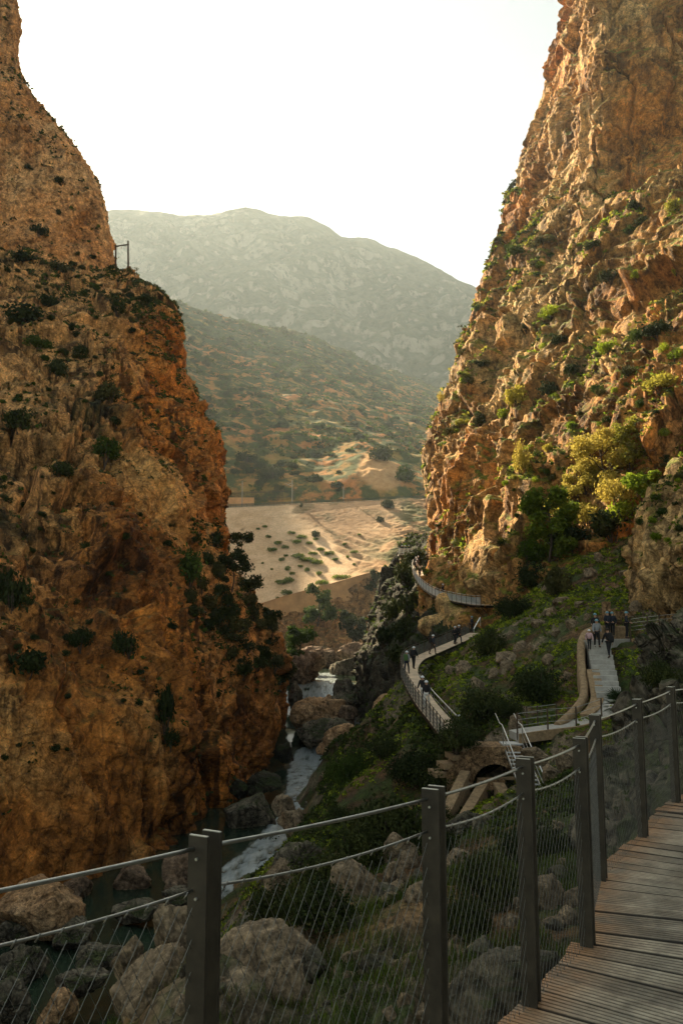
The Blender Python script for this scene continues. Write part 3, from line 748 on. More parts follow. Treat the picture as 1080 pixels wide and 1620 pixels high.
# ------------------------------------------------------------------ far side: embankment, railway bench, hill, mountain
def far_rows(specs): return [[P(*p) for p in r] for r in specs]
cpx = (300, 380, 450, 520, 590, 630, 670, 720, 800)
top = (806, 803, 800, 797, 793, 791, 790, 790, 790); tY = (326, 328, 330, 333, 336, 338, 341, 346, 356)
wt = (985, 966, 944, 925, 905, 893, 884, 878, 870); wY = (258, 260, 262, 264, 268, 270, 276, 284, 300)
emb = far_rows([[(x, y + 6, Y - .8) for x, y, Y in zip(cpx, wt, wY)],
                [(x, (y * 2 + b) / 3, (Y * 2 + B) / 3) for x, y, Y, b, B in zip(cpx, wt, wY, top, tY)],
                [(x, (y + 2 * b) / 3, (Y + 2 * B) / 3) for x, y, Y, b, B in zip(cpx, wt, wY, top, tY)],
                [(x, b, B) for x, b, B in zip(cpx, top, tY)],
                [(x, b + 3, B + 10) for x, b, B in zip(cpx, top, tY)]])
V, N, Zz = sheet(emb, 0.45)
sh = V.shape; p = V.reshape(-1, 3); u, v = pix(p)
furrow = np.sin((p[:, 0] * 0.75 + p[:, 1] * 0.66) * 1.5 + 1.5 * fbm(p / 8, 2, 5))
right = sstep(560, 640, u + (v - 850) * 0.55 + 14 * fbm(p / 9.0, 3, 9))
mid = sstep(452, 470, u - (v - 800) * 1.05 + 10 * fbm(p / 12, 2, 8)) * (1 - right)
d = 0.05 * fbm(p / 1.6, 4, 31) + 0.08 * fbm(p / 9, 3, 32) + right * (0.7 * fbm(p / 12, 4, 33) + .5 * fbm(p / 3, 3, 36)) + mid * (0.38 * furrow * sstep(825, 862, v) + 0.10 * fbm(p / 1.5, 3, 34))
V = V + N * d.reshape(sh[:2])[..., None]
def bank_mat():
    m, nt, b = newmat('embankment'); t = NT(nt); co = t.coord()
    n = t.noise(co, 0.12, 8, .65); n2 = t.noise(co, 1.4, 8, .7); n3 = t.noise(co, .1, 5, .6)
    pale = t.mix(t.mrange(n, .35, .65), (0.50, 0.335, 0.19), (0.64, 0.455, 0.28))
    gravel = t.mix(t.mrange(n, .35, .65), (0.29, 0.175, 0.09), (0.42, 0.265, 0.145))
    c = t.mix(t.attr('zone'), pale, gravel)
    sc_ = t.mix(t.mrange(n3, .42, .56), (0.34, 0.19, 0.085), (0.10, 0.095, 0.03))
    c = t.mix(t.attr('furrow'), c, t.mix(t.mrange(n2, .4, .6), (0.10, 0.085, 0.03), (0.20, 0.13, 0.065)))
    c = t.mix(t.attr('wild'), c, sc_)
    c = t.mix(.8, c, t.ramp(n2, [(.3, .6), (.5, 1), (.7, 1.3)]), 'MULTIPLY')
    t.l(c, b.inputs['Base Color']); b.inputs['Roughness'].default_value = .95; b.inputs['Specular IOR Level'].default_value = .15
    t.l(t.bump(n2, .3), b.inputs['Normal']); return m
M['bank'] = bank_mat()
embankment = structure(add_mesh('embankment', grid_mesh('embankment', V, M['bank'], mid.reshape(sh[:2]), {'wild': right, 'furrow': np.clip(mid * sstep(830, 866, v) * sstep(-.25, -.75, furrow) + (1 - right) * sstep(.5, .62, fbm(p / np.array([10, 10, 10]), 4, 39) * .8 + .35 * mid), 0, 1) * .8})), 'pale embankment slope below the railway')

low = far_rows([[(x, y + (26 if x < 580 else 3), Y - 1.6) for x, y, Y in zip(cpx, wt, wY)],
                [(x, 1005, Y - 9) for x, Y in zip(cpx, wY)], [(x, 1030, Y - 16) for x, Y in zip(cpx, wY)],
                [(x, 1062, Y - 26) for x, Y in zip(cpx, wY)], [(x, 1120, Y - 36) for x, Y in zip(cpx, wY)]])
M['rock_bank'] = rock_mat('riverbank_rock', (0.26, 0.125, 0.045), (0.38, 0.20, 0.08), (0.50, 0.30, 0.14), sc=.7, streak=.2, green=.5, gcol=(.06, .075, .02), gz=(.6, .8))
structure(make_cliff('riverbank', low, 0.5, M['rock_bank'], 37, np.full((5, 9), .8), big=.5, s=.8), 'orange rocky bank under the retaining wall')

hpx = (40, 150, 260, 340, 420, 500, 580, 660, 740, 840)
rid = (400, 432, 476, 503, 520, 541, 577, 607, 634, 660); rY = (640, 690, 735, 780, 820, 860, 900, 940, 980, 1020)
b0 = (788, 786, 784, 782, 780, 778, 776, 776, 776, 776)
hrows = [[(x, y + 60, 336 + i * 2) for i, (x, y) in enumerate(zip(hpx, b0))],
         [(x, y, 348 + i * 2) for i, (x, y) in enumerate(zip(hpx, b0))]]
for k, (f, g) in enumerate(((.16, .06), (.34, .16), (.52, .30), (.7, .5), (.86, .74), (1, 1))):
    hrows.append([(x, y + (r - y) * f, 352 + i * 2 + (R - 352) * g) for i, (x, y, r, R) in enumerate(zip(hpx, b0, rid, rY))])
hrows.append([(x, r + 22, R + 60) for x, r, R in zip(hpx, rid, rY)])
V, N, Zz = sheet(far_rows(hrows), 1.6, maxc=150)
sh = V.shape; p = V.reshape(-1, 3); u, v = pix(p)
scarp = np.exp(-(((u - 598 - (v - 760) * .55) / 46) ** 2 + ((v - 764) / 26) ** 2) * 1.2)
scarp = sstep(.45, .62, scarp + .12 * fbm(p / 12, 3, 41))
d = 3.2 * fbm(p / 34, 4, 42) + 1.0 * fbm(p / 9, 3, 43) + 2.5 * ridged(p / np.array([60, 60, 90]), 3, 44)
d = d * sstep(790, 740, v) + 5.0 * np.exp(-(((u - 592 - (v - 760) * .5) / 60) ** 2 + ((v - 750) / 40) ** 2)) + scarp * (.7 * ridged(p / np.array([4, 4, 12]), 3, 45) - 1)
V = V + N * d.reshape(sh[:2])[..., None]
def hill_mat():
    m, nt, b = newmat('hillside'); t = NT(nt); co = t.coord()
    n = t.noise(co, .03, 8, .62, .3); n2 = t.noise(co, .35, 8, .7); n3 = t.noise(co, .11, 6, .65)
    c = t.mix(t.mrange(n, .42, .6), (0.46, 0.19, 0.06), (0.26, 0.18, 0.05))
    c = t.mix(t.mrange(n3, .42, .54), c, (0.065, 0.08, 0.024))
    c = t.mix(t.math('MULTIPLY', t.attr('zone'), t.mrange(n3, .3, .5)), c, (0.06, 0.08, 0.03))
    c = t.mix(.8, c, t.ramp(n2, [(.3, .55), (.5, 1), (.7, 1.4)]), 'MULTIPLY')
    c = t.mix(t.attr('scarp'), c, t.mix(t.mrange(n2, .3, .7), (0.46, 0.25, 0.10), (0.62, 0.38, 0.18)))
    t.l(c, b.inputs['Base Color']); b.inputs['Roughness'].default_value = .95; b.inputs['Specular IOR Level'].default_value = .1
    t.l(t.bump(n2, 1.2), b.inputs['Normal']); return m
M['hill'] = hill_mat()
upper = sstep(0, 40, -(v - (560 + (u - 300) * .22)) + 30 * fbm(p / 60, 3, 46))
hillside = structure(add_mesh('hillside', grid_mesh('hillside', V, M['hill'], upper.reshape(sh[:2]), {'scarp': scarp})), 'scrubby brown and green hillside above the railway')

mpx = (-200, 0, 165, 230, 290, 350, 400, 450, 490, 515, 540, 580, 610, 640, 700, 760, 850, 1000, 1250)
mr = (360, 346, 338, 336, 341, 338, 333, 343, 350, 362, 375, 383, 398, 406, 431, 461, 500, 560, 640)
mrows = []
for f, Y in ((0, 1060), (.2, 1180), (.45, 1360), (.7, 1580), (.88, 1760), (1, 1880)):
    mrows.append([(x, 690 + (r - 690) * f, Y) for x, r in zip(mpx, mr)])
mrows.append([(x, r + 60, 2080) for x, r in zip(mpx, mr)])
V, N, Zz = sheet(far_rows(mrows), 5.0, maxc=110)
sh = V.shape; p = V.reshape(-1, 3); u, v = pix(p)
env = sstep(690, 620, v)
d = env * (34 * (ridged(p / np.array([260, 200, 420]), 4, 51) - .6) + 16 * fbm(p / 90, 4, 52) + 7 * ridged(p / np.array([45, 45, 90]), 3, 53))
fin = sstep(0, 45, v - np.interp(u, mpx, mr)) * .75 + .25
V = V + (N * (d * fin).reshape(sh[:2])[..., None])
def mtn_mat():
    m, nt, b = newmat('mountain_scrub'); t = NT(nt); co = t.coord((1, 1, .7))
    n = t.noise(co, .007, 9, .62, .5); n2 = t.noise(co, .05, 8, .72)
    c = t.mix(t.mrange(n2, .4, .6), (0.035, 0.05, 0.022), (0.09, 0.095, 0.05))
    c = t.mix(t.math('MULTIPLY', t.mrange(n, .55, .66), t.mrange(n2, .4, .56)), c, (0.30, 0.27, 0.21))
    ge = t.n('NewGeometry'); s_ = t.n('SeparateXYZ'); t.l(ge.outputs['Normal'], s_.inputs[0])
    c = t.mix(t.math('MULTIPLY', t.mrange(s_.outputs['Z'], .42, .2), t.mrange(n2, .38, .55)), c, (0.27, 0.24, 0.19))
    t.l(c, b.inputs['Base Color']); b.inputs['Roughness'].default_value = .95; b.inputs['Specular IOR Level'].default_value = .1
    t.l(t.bump(n2, 9.0), b.inputs['Normal']); return m
M['mountain'] = mtn_mat()
mountain = structure(add_mesh('mountain', grid_mesh('mountain', V, M['mountain'])), 'hazy scrub and limestone mountain closing the valley')
# ------------------------------------------------------------------ materials for built things
def wood_mat():
    m, nt, b = newmat('weathered_planks'); t = NT(nt)
    co = t.coord(); n = t.noise(co, 3.5, 8, .65); g = t.noise(t.coord((6, 6, 60)), 4, 6, .7)
    vc = t.attr('board')
    c = t.mix(t.mrange(n, .35, .65), (0.17, 0.145, 0.105), (0.38, 0.335, 0.25))
    c = t.mix(1.0, c, t.ramp(vc, [(0, .6), (1, 1.35)]), 'MULTIPLY')
    c = t.mix(t.math('MULTIPLY', t.attr('worn'), t.mrange(n, .3, .55)), c, (0.36, 0.17, 0.06))
    c = t.mix(.5, c, t.ramp(g, [(.35, .55), (.65, 1.4)]), 'MULTIPLY')
    c = t.mix(t.attr('groove'), c, (0.02, 0.016, 0.012))
    t.l(c, b.inputs['Base Color']); t.l(t.mrange(n, .3, .7, .42, .62), b.inputs['Roughness']); b.inputs['Specular IOR Level'].default_value = .45
    t.l(t.bump(g, .004), b.inputs['Normal']); return m
M['planks'] = wood_mat()
M['steel'] = flat_mat('dark_steel', (0.035, 0.032, 0.025), .42, 0.6, .25, 6, .0006)
M['post'] = flat_mat('painted_post_steel', (0.042, 0.035, 0.024), .6, .1, .25, 9, .0006)
M['cable'] = flat_mat('stainless_cable', (0.34, 0.34, 0.31), .38, .9, .12, 40)
M['net'] = flat_mat('net_wire', (0.16, 0.16, 0.145), .45, .8, .15, 30)
M['bright_rail'] = flat_mat('galvanised_rail', (0.62, 0.64, 0.62), .35, .75, .08, 5)
M['deck_pale'] = flat_mat('pale_deck_boards', (0.58, 0.45, 0.31), .75, 0, .16, 1.2, .01)
M['timber'] = flat_mat('dark_timber_post', (0.075, 0.05, 0.03), .8, 0, .3, 8, .004)
M['concrete'] = flat_mat('path_concrete', (0.36, 0.345, 0.31), .85, 0, .14, 2.2, .02)
M['plaster'] = flat_mat('rough_ochre_plaster', (0.27, 0.185, 0.10), .9, 0, .22, 5, .05)
M['masonry'] = rock_mat('tan_masonry', (0.19, 0.115, 0.055), (0.30, 0.19, 0.10), (0.42, 0.29, 0.16), sc=5, streak=.3, crack=.9)
M['wall_ochre'] = flat_mat('ochre_retaining_wall', (0.52, 0.30, 0.14), .9, 0, .12, .35, .05)
M['galv_step'] = flat_mat('galvanised_treads', (0.50, 0.50, 0.48), .6, .1, .08, 5)
M['black'] = flat_mat('tunnel_shade', (0.012, 0.011, 0.01), .95, 0, .1, 2)
M['rust'] = flat_mat('rusty_rail', (0.12, 0.075, 0.045), .5, .6, .2, 3)
M['green_paint'] = flat_mat('green_fence_paint', (0.05, 0.075, 0.05), .6, .2, .15, 3)
M['galv_far'] = flat_mat('galvanised_pole', (0.30, 0.27, 0.22), .5, .5, .1, 2)
M['pole_wood'] = flat_mat('old_pole_wood', (0.06, 0.035, 0.018), .8, 0, .2, 2)

def spline(pts, n):
    p = np.asarray(pts, float); G = p[:, None, :]
    return catmull(G, [n] * (len(p) - 1))[:, 0]

def resample(line, step):
    line = np.asarray(line, float); L = np.concatenate([[0], np.cumsum(np.linalg.norm(np.diff(line, axis=0), axis=1))])
    k = max(2, int(round(L[-1] / step)) + 1); s = np.linspace(0, L[-1], k)
    return np.stack([np.interp(s, L, line[:, i]) for i in range(line.shape[1])], -1)

def right_normals(line):
    t = np.gradient(line[:, :2], axis=0); t /= np.linalg.norm(t, axis=1)[:, None]
    return np.stack([t[:, 1], -t[:, 0]], -1), t

# ------------------------------------------------------------------ the near deck
def near_deck():
    rng = np.random.default_rng(4)
    root = thing('boardwalk', 'near curved boardwalk of grooved weathered planks with rust brown ends', 'boardwalk', (1.5, 4, 0))
    edge = spline([(*e, 0.0) for e in DECK_EDGE], 40)
    L = np.concatenate([[0], np.cumsum(np.linalg.norm(np.diff(edge, axis=0), axis=1))])
    nr, _ = right_normals(edge)
    def at(s):
        p = np.array([np.interp(s, L, edge[:, i]) for i in range(2)]); n = np.array([np.interp(s, L, nr[:, i]) for i in range(2)])
        return p, n / np.linalg.norm(n)
    V = []; Fc = []; BV = []; WV = []; GV = []; s = 0.0; nv = 0
    prof = []
    NR = 5
    for k in range(NR):
        a = k / NR; w = 1 / NR
        prof += [(a + .10 * w, -.0045, 1), (a + .18 * w, 0, 0), (a + .82 * w, 0, 0), (a + .90 * w, -.0045, 1)]
    prof = [(0, -.030, 1)] + prof + [(1, -.030, 1)]
    prof = np.array(prof)
    while s < L[-1] - .2:
        wd = .142 * (1 + .04 * rng.standard_normal()); gap = .008 + .010 * (rng.random() < .35) + .004 * rng.random()
        p0, n0 = at(s); p1, n1 = at(s + wd)
        dz = .003 * rng.standard_normal(); o = -.06 + .012 * rng.standard_normal(); bv = rng.random(); tl = .004 * rng.standard_normal()
        ls = np.concatenate([[o], np.linspace(o + .06, .5, 4), [1.2, 2.3]])
        for l in ls:
            a = p0 + n0 * l; b = p1 + n1 * l
            for u, z, g in prof:
                q = a + (b - a) * u
                V.append((q[0], q[1], z + dz + tl * (u - .5))); BV.append(bv); GV.append(g * .85); WV.append(max(0, 1 - (l - o) / .26) ** .8)
        m = len(prof); kk = len(ls)
        for i in range(kk - 1):
            for j in range(m - 1):
                Fc.append((nv + i * m + j, nv + (i + 1) * m + j, nv + (i + 1) * m + j + 1, nv + i * m + j + 1))
        for j in range(0, m - 1):   # front end grain
            pass
        base = len(V)
        for u, z, g in prof:
            q = p0 + n0 * o + (p1 + n1 * o - p0 - n0 * o) * u
            V.append((q[0], q[1], -.032 + dz)); BV.append(bv * .7); GV.append(.3); WV.append(.9)
        for j in range(m - 1): Fc.append((nv + j, nv + j + 1, base + j + 1, base + j))
        nv = len(V); s += wd + gap
    me = mesh_np('planks', V, Fc, M['planks'], False, {'board': BV, 'worn': WV, 'groove': GV})
    o = add_mesh('planks', me); o.parent = root; o.matrix_parent_inverse = Matrix.Translation(-root.location)
    e2 = resample(edge, .25); n2, _ = right_normals(e2)
    for off in (.02, 1.1, 2.1):
        mb = MB(); l = np.concatenate([e2[:, :2] + n2 * off, np.full((len(e2), 1), -.13)], 1)
        for a, b in zip(l[:-1], l[1:]): mb.beam(a, b + (b - a) * .02, .06, .18)
        o = mb.build('support_beam', M['steel'], root); o.matrix_parent_inverse = Matrix.Translation(-root.location)
    for i in range(4, len(e2), 9):                       # brackets down to the rock
        mb = MB(); a = np.array([*(e2[i, :2] + n2[i] * .05), -.22]); b = np.array([*(e2[i, :2] + n2[i] * 1.9), -.24])
        mb.beam(a, b, .08, .12); c = np.array([*(e2[i, :2] + n2[i] * 2.2), -1.6]); mb.beam(a + (b - a) * .15, c, .06, .06)
        o = mb.build('bracket', M['steel'], root); o.matrix_parent_inverse = Matrix.Translation(-root.location)
near_deck()

POSTS = DECK_EDGE[1:]
def near_fence():
    root = thing('cable_fence', 'dark twin plate fence with steel cables and wire net along the near deck', 'fence', (1.2, 4.2, 0))
    inv = Matrix.Translation(-root.location)
    line = np.array(POSTS); tg = np.gradient(line, axis=0); tg /= np.linalg.norm(tg, axis=1)[:, None]
    H = 1.0
    def part(mb, nm, mat, parent=root, smooth=False):
        o = mb.build(nm, mat, parent, smooth)
        if parent is root: o.matrix_parent_inverse = inv
        return o
    for i, ((x, y), (tx, ty)) in enumerate(zip(POSTS, tg)):
        if i < 6: tx, ty = .47, .883                      # the twin plates follow the boards
        T = np.array([tx, ty, 0]); R = np.array([ty, -tx, 0]); Zx = np.array([0, 0, 1.0])
        ax = np.array([R, T, Zx])
        po = None
        for sgn in (-1, 1):
            mb = MB(); c = np.array([x, y, 0]) + T * sgn * .030
            zb = -.30; hw, ht = .032, .0055
            mb.box(c + Zx * (H + zb) / 2, (hw * 2, ht * 2, H - zb), ax)
            mb.box(c + Zx * (H + .0012), (hw * 2 - .004, ht * 2 - .002, .0024), ax, 1)       # bright top edge: the sky's reflection put into its colour
            if sgn < 0: mb.box(np.array([x, y, -.05]), (.05, .048, .12), ax)
            for hz in (.94, .835):
                mb.tube([c + Zx * hz + T * sgn * .004, c + Zx * hz + T * sgn * .012], .0045, 6, 1)
            if sgn < 0:
                po = part(mb, 'post', [M['post'], M['bright_rail']])
            else:
                part(mb, 'plate', [M['post'], M['bright_rail']], po)
    rng = np.random.default_rng(8)
    for i in range(len(POSTS) - 1):
        a = np.array([*POSTS[i], 0]); b = np.array([*POSTS[i + 1], 0]); d = b - a; L = np.linalg.norm(d); d /= L
        tt = np.linspace(0, 1, 13)
        zt = .965 - .007 * 4 * tt * (1 - tt); zm = .855 - .022 * 4 * tt * (1 - tt)
        A = a + d * .03; B = b - d * .03
        top = A + (B - A) * tt[:, None]; top[:, 2] = zt
        mid = A + (B - A) * tt[:, None]; mid[:, 2] = zm
        mb = MB(); mb.tube(top, .0062, 8); part(mb, 'handrail_cable', M['cable'], smooth=True)
        mb = MB(); mb.tube(mid, .0045, 7)
        for s in np.arange(.04, L - .06, .058):         # lacing that ties the net to the cable
            z = np.interp(s / L, tt, zm); p = A + d * s
            mb.tube([p + np.array([0, 0, z - .012]) - d * .006, p + np.array([0, 0, z + .007]) + d * .004 + np.array([.003, -.003, 0])], .0028, 5)
        part(mb, 'net_cable', M['cable'], smooth=True)
        mb = MB(); sl = 1.9; sp = .044                   # diamond net
        z0 = -.04
        for sgn in (1, -1):
            k = -int(1 / sl / sp) - 2
            while k * sp < L + 1 / sl:
                s0 = k * sp; seg = []
                for s in np.linspace(0, L - .06, 40):
                    z = z0 + sgn * (s - s0) * sl if sgn > 0 else z0 + (s0 - s) * sl
                    zz = np.interp(s / L, tt, zm) - .006
                    if z0 <= z <= zz: seg.append(A + d * s + np.array([0, 0, z]))
                if len(seg) > 1: mb.tube([seg[0], seg[-1]], .0009, 3, cap=False)
                k += 1
        for r in np.arange(0, 18):                       # crimped sleeves where wires cross
            for cidx in range(int(L / sp)):
                s = cidx * sp + (r % 2) * sp / 2; z = z0 + r * sp * sl / 2
                if s < L - .06 and z < np.interp(s / L, tt, zm) - .02:
                    p = A + d * s + np.array([0, 0, z]); mb.tube([p - [0, 0, .004], p + [0, 0, .004]], .0022, 4)
        part(mb, 'wire_net', M['net'])
near_fence()

# ------------------------------------------------------------------ cantilevered boardwalks on the far side
def boardwalk(label, fence_label, line, width, step, dense, mat_net, cable_mat, inner_rail=None, zig=.35):
    line = resample(spline(line, 14), .5); c = line.mean(0); c[2] = line[:, 2].min() - .4
    root = thing('cliff_boardwalk', label, 'boardwalk', c); inv = Matrix.Translation(-root.location)
    n, t = right_normals(line)
    rng = np.random.default_rng(len(label))
    mb = MB(); fine = resample(line, .2); nf, _ = right_normals(fine)
    for i in range(len(fine) - 1):
        a, b = fine[i], fine[i + 1]; na, nb = nf[i], nf[i + 1]
        q = []
        for (p, nn) in ((a, na), (a + (b - a) * .93, nb)):
            for off in (0, width): q.append([p[0] + nn[0] * off, p[1] + nn[1] * off, p[2]])
        q = np.array(q); lo = q - [0, 0, .05]
        mb.add(np.concatenate([q, lo]), [(0, 1, 3, 2), (4, 6, 7, 5), (0, 2, 6, 4), (1, 5, 7, 3), (0, 4, 5, 1), (2, 3, 7, 6)])
    o = mb.build('planks', M['deck_pale'], root); o.matrix_parent_inverse = inv
    for off in (.04, width - .1):
        mb = MB(); l = line.copy(); l[:, :2] += n * off; l[:, 2] -= .17
        for a, b in zip(l[:-1], l[1:]): mb.beam(a, b + (b - a) * .04, .08, .22)
        o = mb.build('edge_beam', M['steel'], root); o.matrix_parent_inverse = inv
    for i in range(2, len(line), 5):
        mb = MB(); a = line[i] + [0, 0, -.28]; b = line[i].copy(); b[:2] += n[i] * (width + .3); b[2] -= .3
        mb.beam(a, b, .08, .1); d = b - [0, 0, 1.3]; mb.beam(a + (b - a) * .2, d, .06, .06)
        o = mb.build('bracket', M['steel'], root); o.matrix_parent_inverse = inv
    fr = thing('cable_fence', fence_label, 'fence', c); fi = Matrix.Translation(-fr.location)
    pl = resample(line, step)
    for p in pl:
        mb = MB(); mb.box(p + [0, 0, .5], (.07, .07, 1.15)); o = mb.build('post', M['timber'], fr); o.matrix_parent_inverse = fi
    for z, r, nm in ((1.04, .022, 'handrail_cable'), (.86, .012, 'net_cable')):
        mb = MB(); mb.tube(line + [0, 0, z], r, 5); o = mb.build(nm, cable_mat, fr, True); o.matrix_parent_inverse = fi
    mb = MB(); fl = resample(line, dense)
    kk = int(zig / dense)
    for i in range(len(fl) - kk):
        mb.tube([fl[i] + [0, 0, .02], fl[i + kk] + [0, 0, .86]], .006, 3, cap=False)
        mb.tube([fl[i + kk] + [0, 0, .02], fl[i] + [0, 0, .86]], .006, 3, cap=False)
    o = mb.build('wire_net', mat_net, fr); o.matrix_parent_inverse = fi
    return line, n
W1_line, W1_n = boardwalk('tan plank boardwalk bending round the rock spur above the narrow river', 'post and cable fence along the outer edge of the bending tan boardwalk', W1_out, 1.35, 1.25, .16, M['net'], M['steel'])
W2_out = [P(*p) for p in ((760, 957, 93.5), (745, 956, 96.5), (718, 951, 101.5), (692, 944, 107), (670, 931, 113.5), (657, 915, 120), (652, 903, 127), (654, 893, 137))]
W2_line, W2_n = boardwalk('upper boardwalk pinned to the cliff face above the bending one', 'pale netted fence along the upper boardwalk on the cliff', W2_out, 1.5, 1.5, .06, M['bright_rail'], M['bright_rail'])

# far lookout
def lookout():
    c = P(641, 877, 152)
    root = thing('lookout_platform', 'small distant lookout platform jutting from the dark outcrop', 'platform', c)
    mb = MB(); mb.box((0, .6, -.1), (2.6, 2.6, .2)); mb.build('deck_slab', M['concrete'], root)
    mb = MB(); mb.box((0, 1.0, -.9), (1.8, 1.6, 1.5)); mb.build('footing', M['masonry'], root)
    for x in (-1.25, -.4, .45, 1.25):
        mb = MB(); mb.box((x, -.66, .5), (.06, .06, 1.05)); mb.build('post', M['bright_rail'], root)
    mb = MB()
    for z in (.25, .45, .65, .85, 1.0): mb.beam((-1.25, -.66, z), (1.25, -.66, z), .04, .05)
    mb.build('railing', M['bright_rail'], root)
lookout()

# galvanised handrail on the inner side of the bend
def inner_rail():
    pts = [P(663, 1068, 64.5), P(672, 1078, 62), P(688, 1097, 57.5), P(708, 1118, 53), P(722, 1132, 49.5), P(727, 1131, 49.3)]
    root = thing('handrail', 'bright galvanised handrail on the inner side of the bending boardwalk', 'handrail', pts[2] - [0, 0, 1.0]); inv = Matrix.Translation(-root.location)
    mb = MB(); mb.tube(spline(pts, 5), .045, 6); o = mb.build('top_rail', M['bright_rail'], root, True); o.matrix_parent_inverse = inv
    mb = MB(); mb.tube(spline(pts[:-1], 5) - [0, 0, .4], .025, 5); o = mb.build('lower_rail', M['cable'], root, True); o.matrix_parent_inverse = inv
    for p in resample(np.array(pts[:-1]), 2.2):
        mb = MB(); mb.tube([p, p - [0, 0, 1.15]], .03, 5); o = mb.build('post', M['cable'], root); o.matrix_parent_inverse = inv
    a, b = P(749, 995, 91), P(759, 977, 92.5)
    root = thing('handrail', 'short bright sloping handrail where the boardwalk climbs to the upper one', 'handrail', a); inv = Matrix.Translation(-root.location)
    mb = MB(); mb.beam(a, b, .09, .09); o = mb.build('top_rail', M['bright_rail'], root); o.matrix_parent_inverse = inv
    mb = MB(); mb.beam(a - [0, 0, .9], a, .06, .06, (1, 0, 0)); o = mb.build('post', M['bright_rail'], root); o.matrix_parent_inverse = inv
    mb = MB(); mb.beam(b - [0, 0, .9], b, .06, .06, (1, 0, 0)); o = mb.build('post', M['bright_rail'], root); o.matrix_parent_inverse = inv
inner_rail()

# ------------------------------------------------------------------ concrete steps, path and its curved wall
def ribbon(mb, line, width, thick, center=True, mi=0):
    n, t = right_normals(line); h = width / 2
    for i in range(len(line) - 1):
        q = []
        for j in (i, i + 1):
            for s in (-h, h): q.append([line[j][0] + n[j][0] * s, line[j][1] + n[j][1] * s, line[j][2]])
        q = np.array(q); mb.add(np.concatenate([q, q - [0, 0, thick]]), [(0, 1, 3, 2), (4, 6, 7, 5), (0, 2, 6, 4), (1, 5, 7, 3), (0, 4, 5, 1), (2, 3, 7, 6)], mi)

def steps_and_path():
    a, b = P(963, 1104, 47.0), P(944, 1013, 52.6)
    root = thing('stone_steps', 'pale concrete steps climbing from the path to the upper terrace', 'steps', a - [0, 0, .2]); inv = Matrix.Translation(-root.location)
    d = b - a; n = 11; h = d[2] / n; run = np.array([d[0], d[1], 0]) / n; T = run / np.linalg.norm(run); R = np.array([T[1], -T[0], 0]); ax = np.array([R, T, [0, 0, 1]])
    for i in range(n):
        mb = MB(); c = a + run * (i + .5); c[2] = a[2] + h * (i + 1) - .75
        w = 1.35 + .04 * math.sin(i * 2.1)
        mb.box(c, (w, np.linalg.norm(run) + .02, 1.5), ax); mb.box(c + [0, 0, .752] - T * .03, (w - .05, np.linalg.norm(run) * .8, .006), ax)
        o = mb.build('step', M['concrete'], root); o.matrix_parent_inverse = inv
    top = b.copy()
    mb = MB(); l = np.array([b - T * .2, b + T * .9, P(962, 1007, 55.6), P(985, 1006, 56.4), P(1010, 1005, 57)]); l[:, 2] = b[2]
    ribbon(mb, resample(spline(l, 8), .3), 1.7, .5); o = mb.build('terrace', M['concrete'], root); o.matrix_parent_inverse = inv
    pth = np.array([P(965, 1109, 46.7), P(955, 1122, 46.0), P(935, 1135, 45.4), P(905, 1145, 45), P(870, 1150, 44.8), P(838, 1154, 44.7), P(812, 1158, 44.6)])
    root = thing('concrete_path', 'pale concrete path curving from the steps to the metal stair', 'path', pth[3] - [0, 0, .3]); inv = Matrix.Translation(-root.location)
    mb = MB(); ribbon(mb, resample(spline(pth, 10), .25), 1.6, .4); o = mb.build('paving', M['concrete'], root); o.matrix_parent_inverse = inv
    e = resample(spline(pth, 10), .25); nn, _ = right_normals(e); e[:, :2] -= nn * .9; e[:, 2] += .02
    mb = MB(); ribbon(mb, e, .16, .5); o = mb.build('kerb', M['plaster'], root); o.matrix_parent_inverse = inv
    # curved wall with a rounded top
    wl = [P(*p) for p in ((990, 990, 57), (962, 990, 56.6), (944, 990, 55.6), (927, 996, 54), (919, 1010, 52.8), (918, 1030, 51.3), (920, 1056, 49.9), (923, 1082, 48.5), (921, 1099, 47.6), (908, 1118, 46.6), (893, 1132, 45.7), (880, 1143, 45.2))]
    l = resample(spline(wl, 10), .18); n, t = right_normals(l)
    c = l[len(l) // 2].copy(); c[2] -= 1.4
    root = thing('curved_wall', 'thick curved ochre wall with a rounded top beside the concrete steps', 'wall', c); inv = Matrix.Translation(-root.location)
    h = .23; prof = [(-h, -1.9), (-h, -.16), (-h * .8, -.05), (-h * .4, 0), (h * .4, 0), (h * .8, -.05), (h, -.16), (h + .06, -1.9)]
    V = np.array([[[p[0] + nn[0] * o, p[1] + nn[1] * o, p[2] + z] for o, z in prof] for p, nn in zip(l, n)])
    V += 0.03 * fbm(V.reshape(-1, 3) * 2.5, 3, 5).reshape(V.shape[:2])[..., None]
    k = len(prof); mb = MB()
    fs = [(i * k + j, i * k + j + 1, (i + 1) * k + j + 1, (i + 1) * k + j) for i in range(len(l) - 1) for j in range(k - 1)]
    fs += [tuple(range(k)), tuple((len(l) - 1) * k + j for j in range(k - 1, -1, -1))]
    mb.add(V.reshape(-1, 3), fs); o = mb.build('wall_body', M['plaster'], root); o.matrix_parent_inverse = inv
    m2 = MB(); seat = np.array([P(937, 1056, 49.4), P(941, 1075, 48.4), P(944, 1098, 47.3), P(938, 1115, 46.4), P(925, 1127, 45.8)]); seat[:, 2] -= .1
    ribbon(m2, resample(spline(seat, 8), .2), .7, 1.3); o = m2.build('earth_ledge', M['plaster'], root); o.matrix_parent_inverse = inv
steps_and_path()

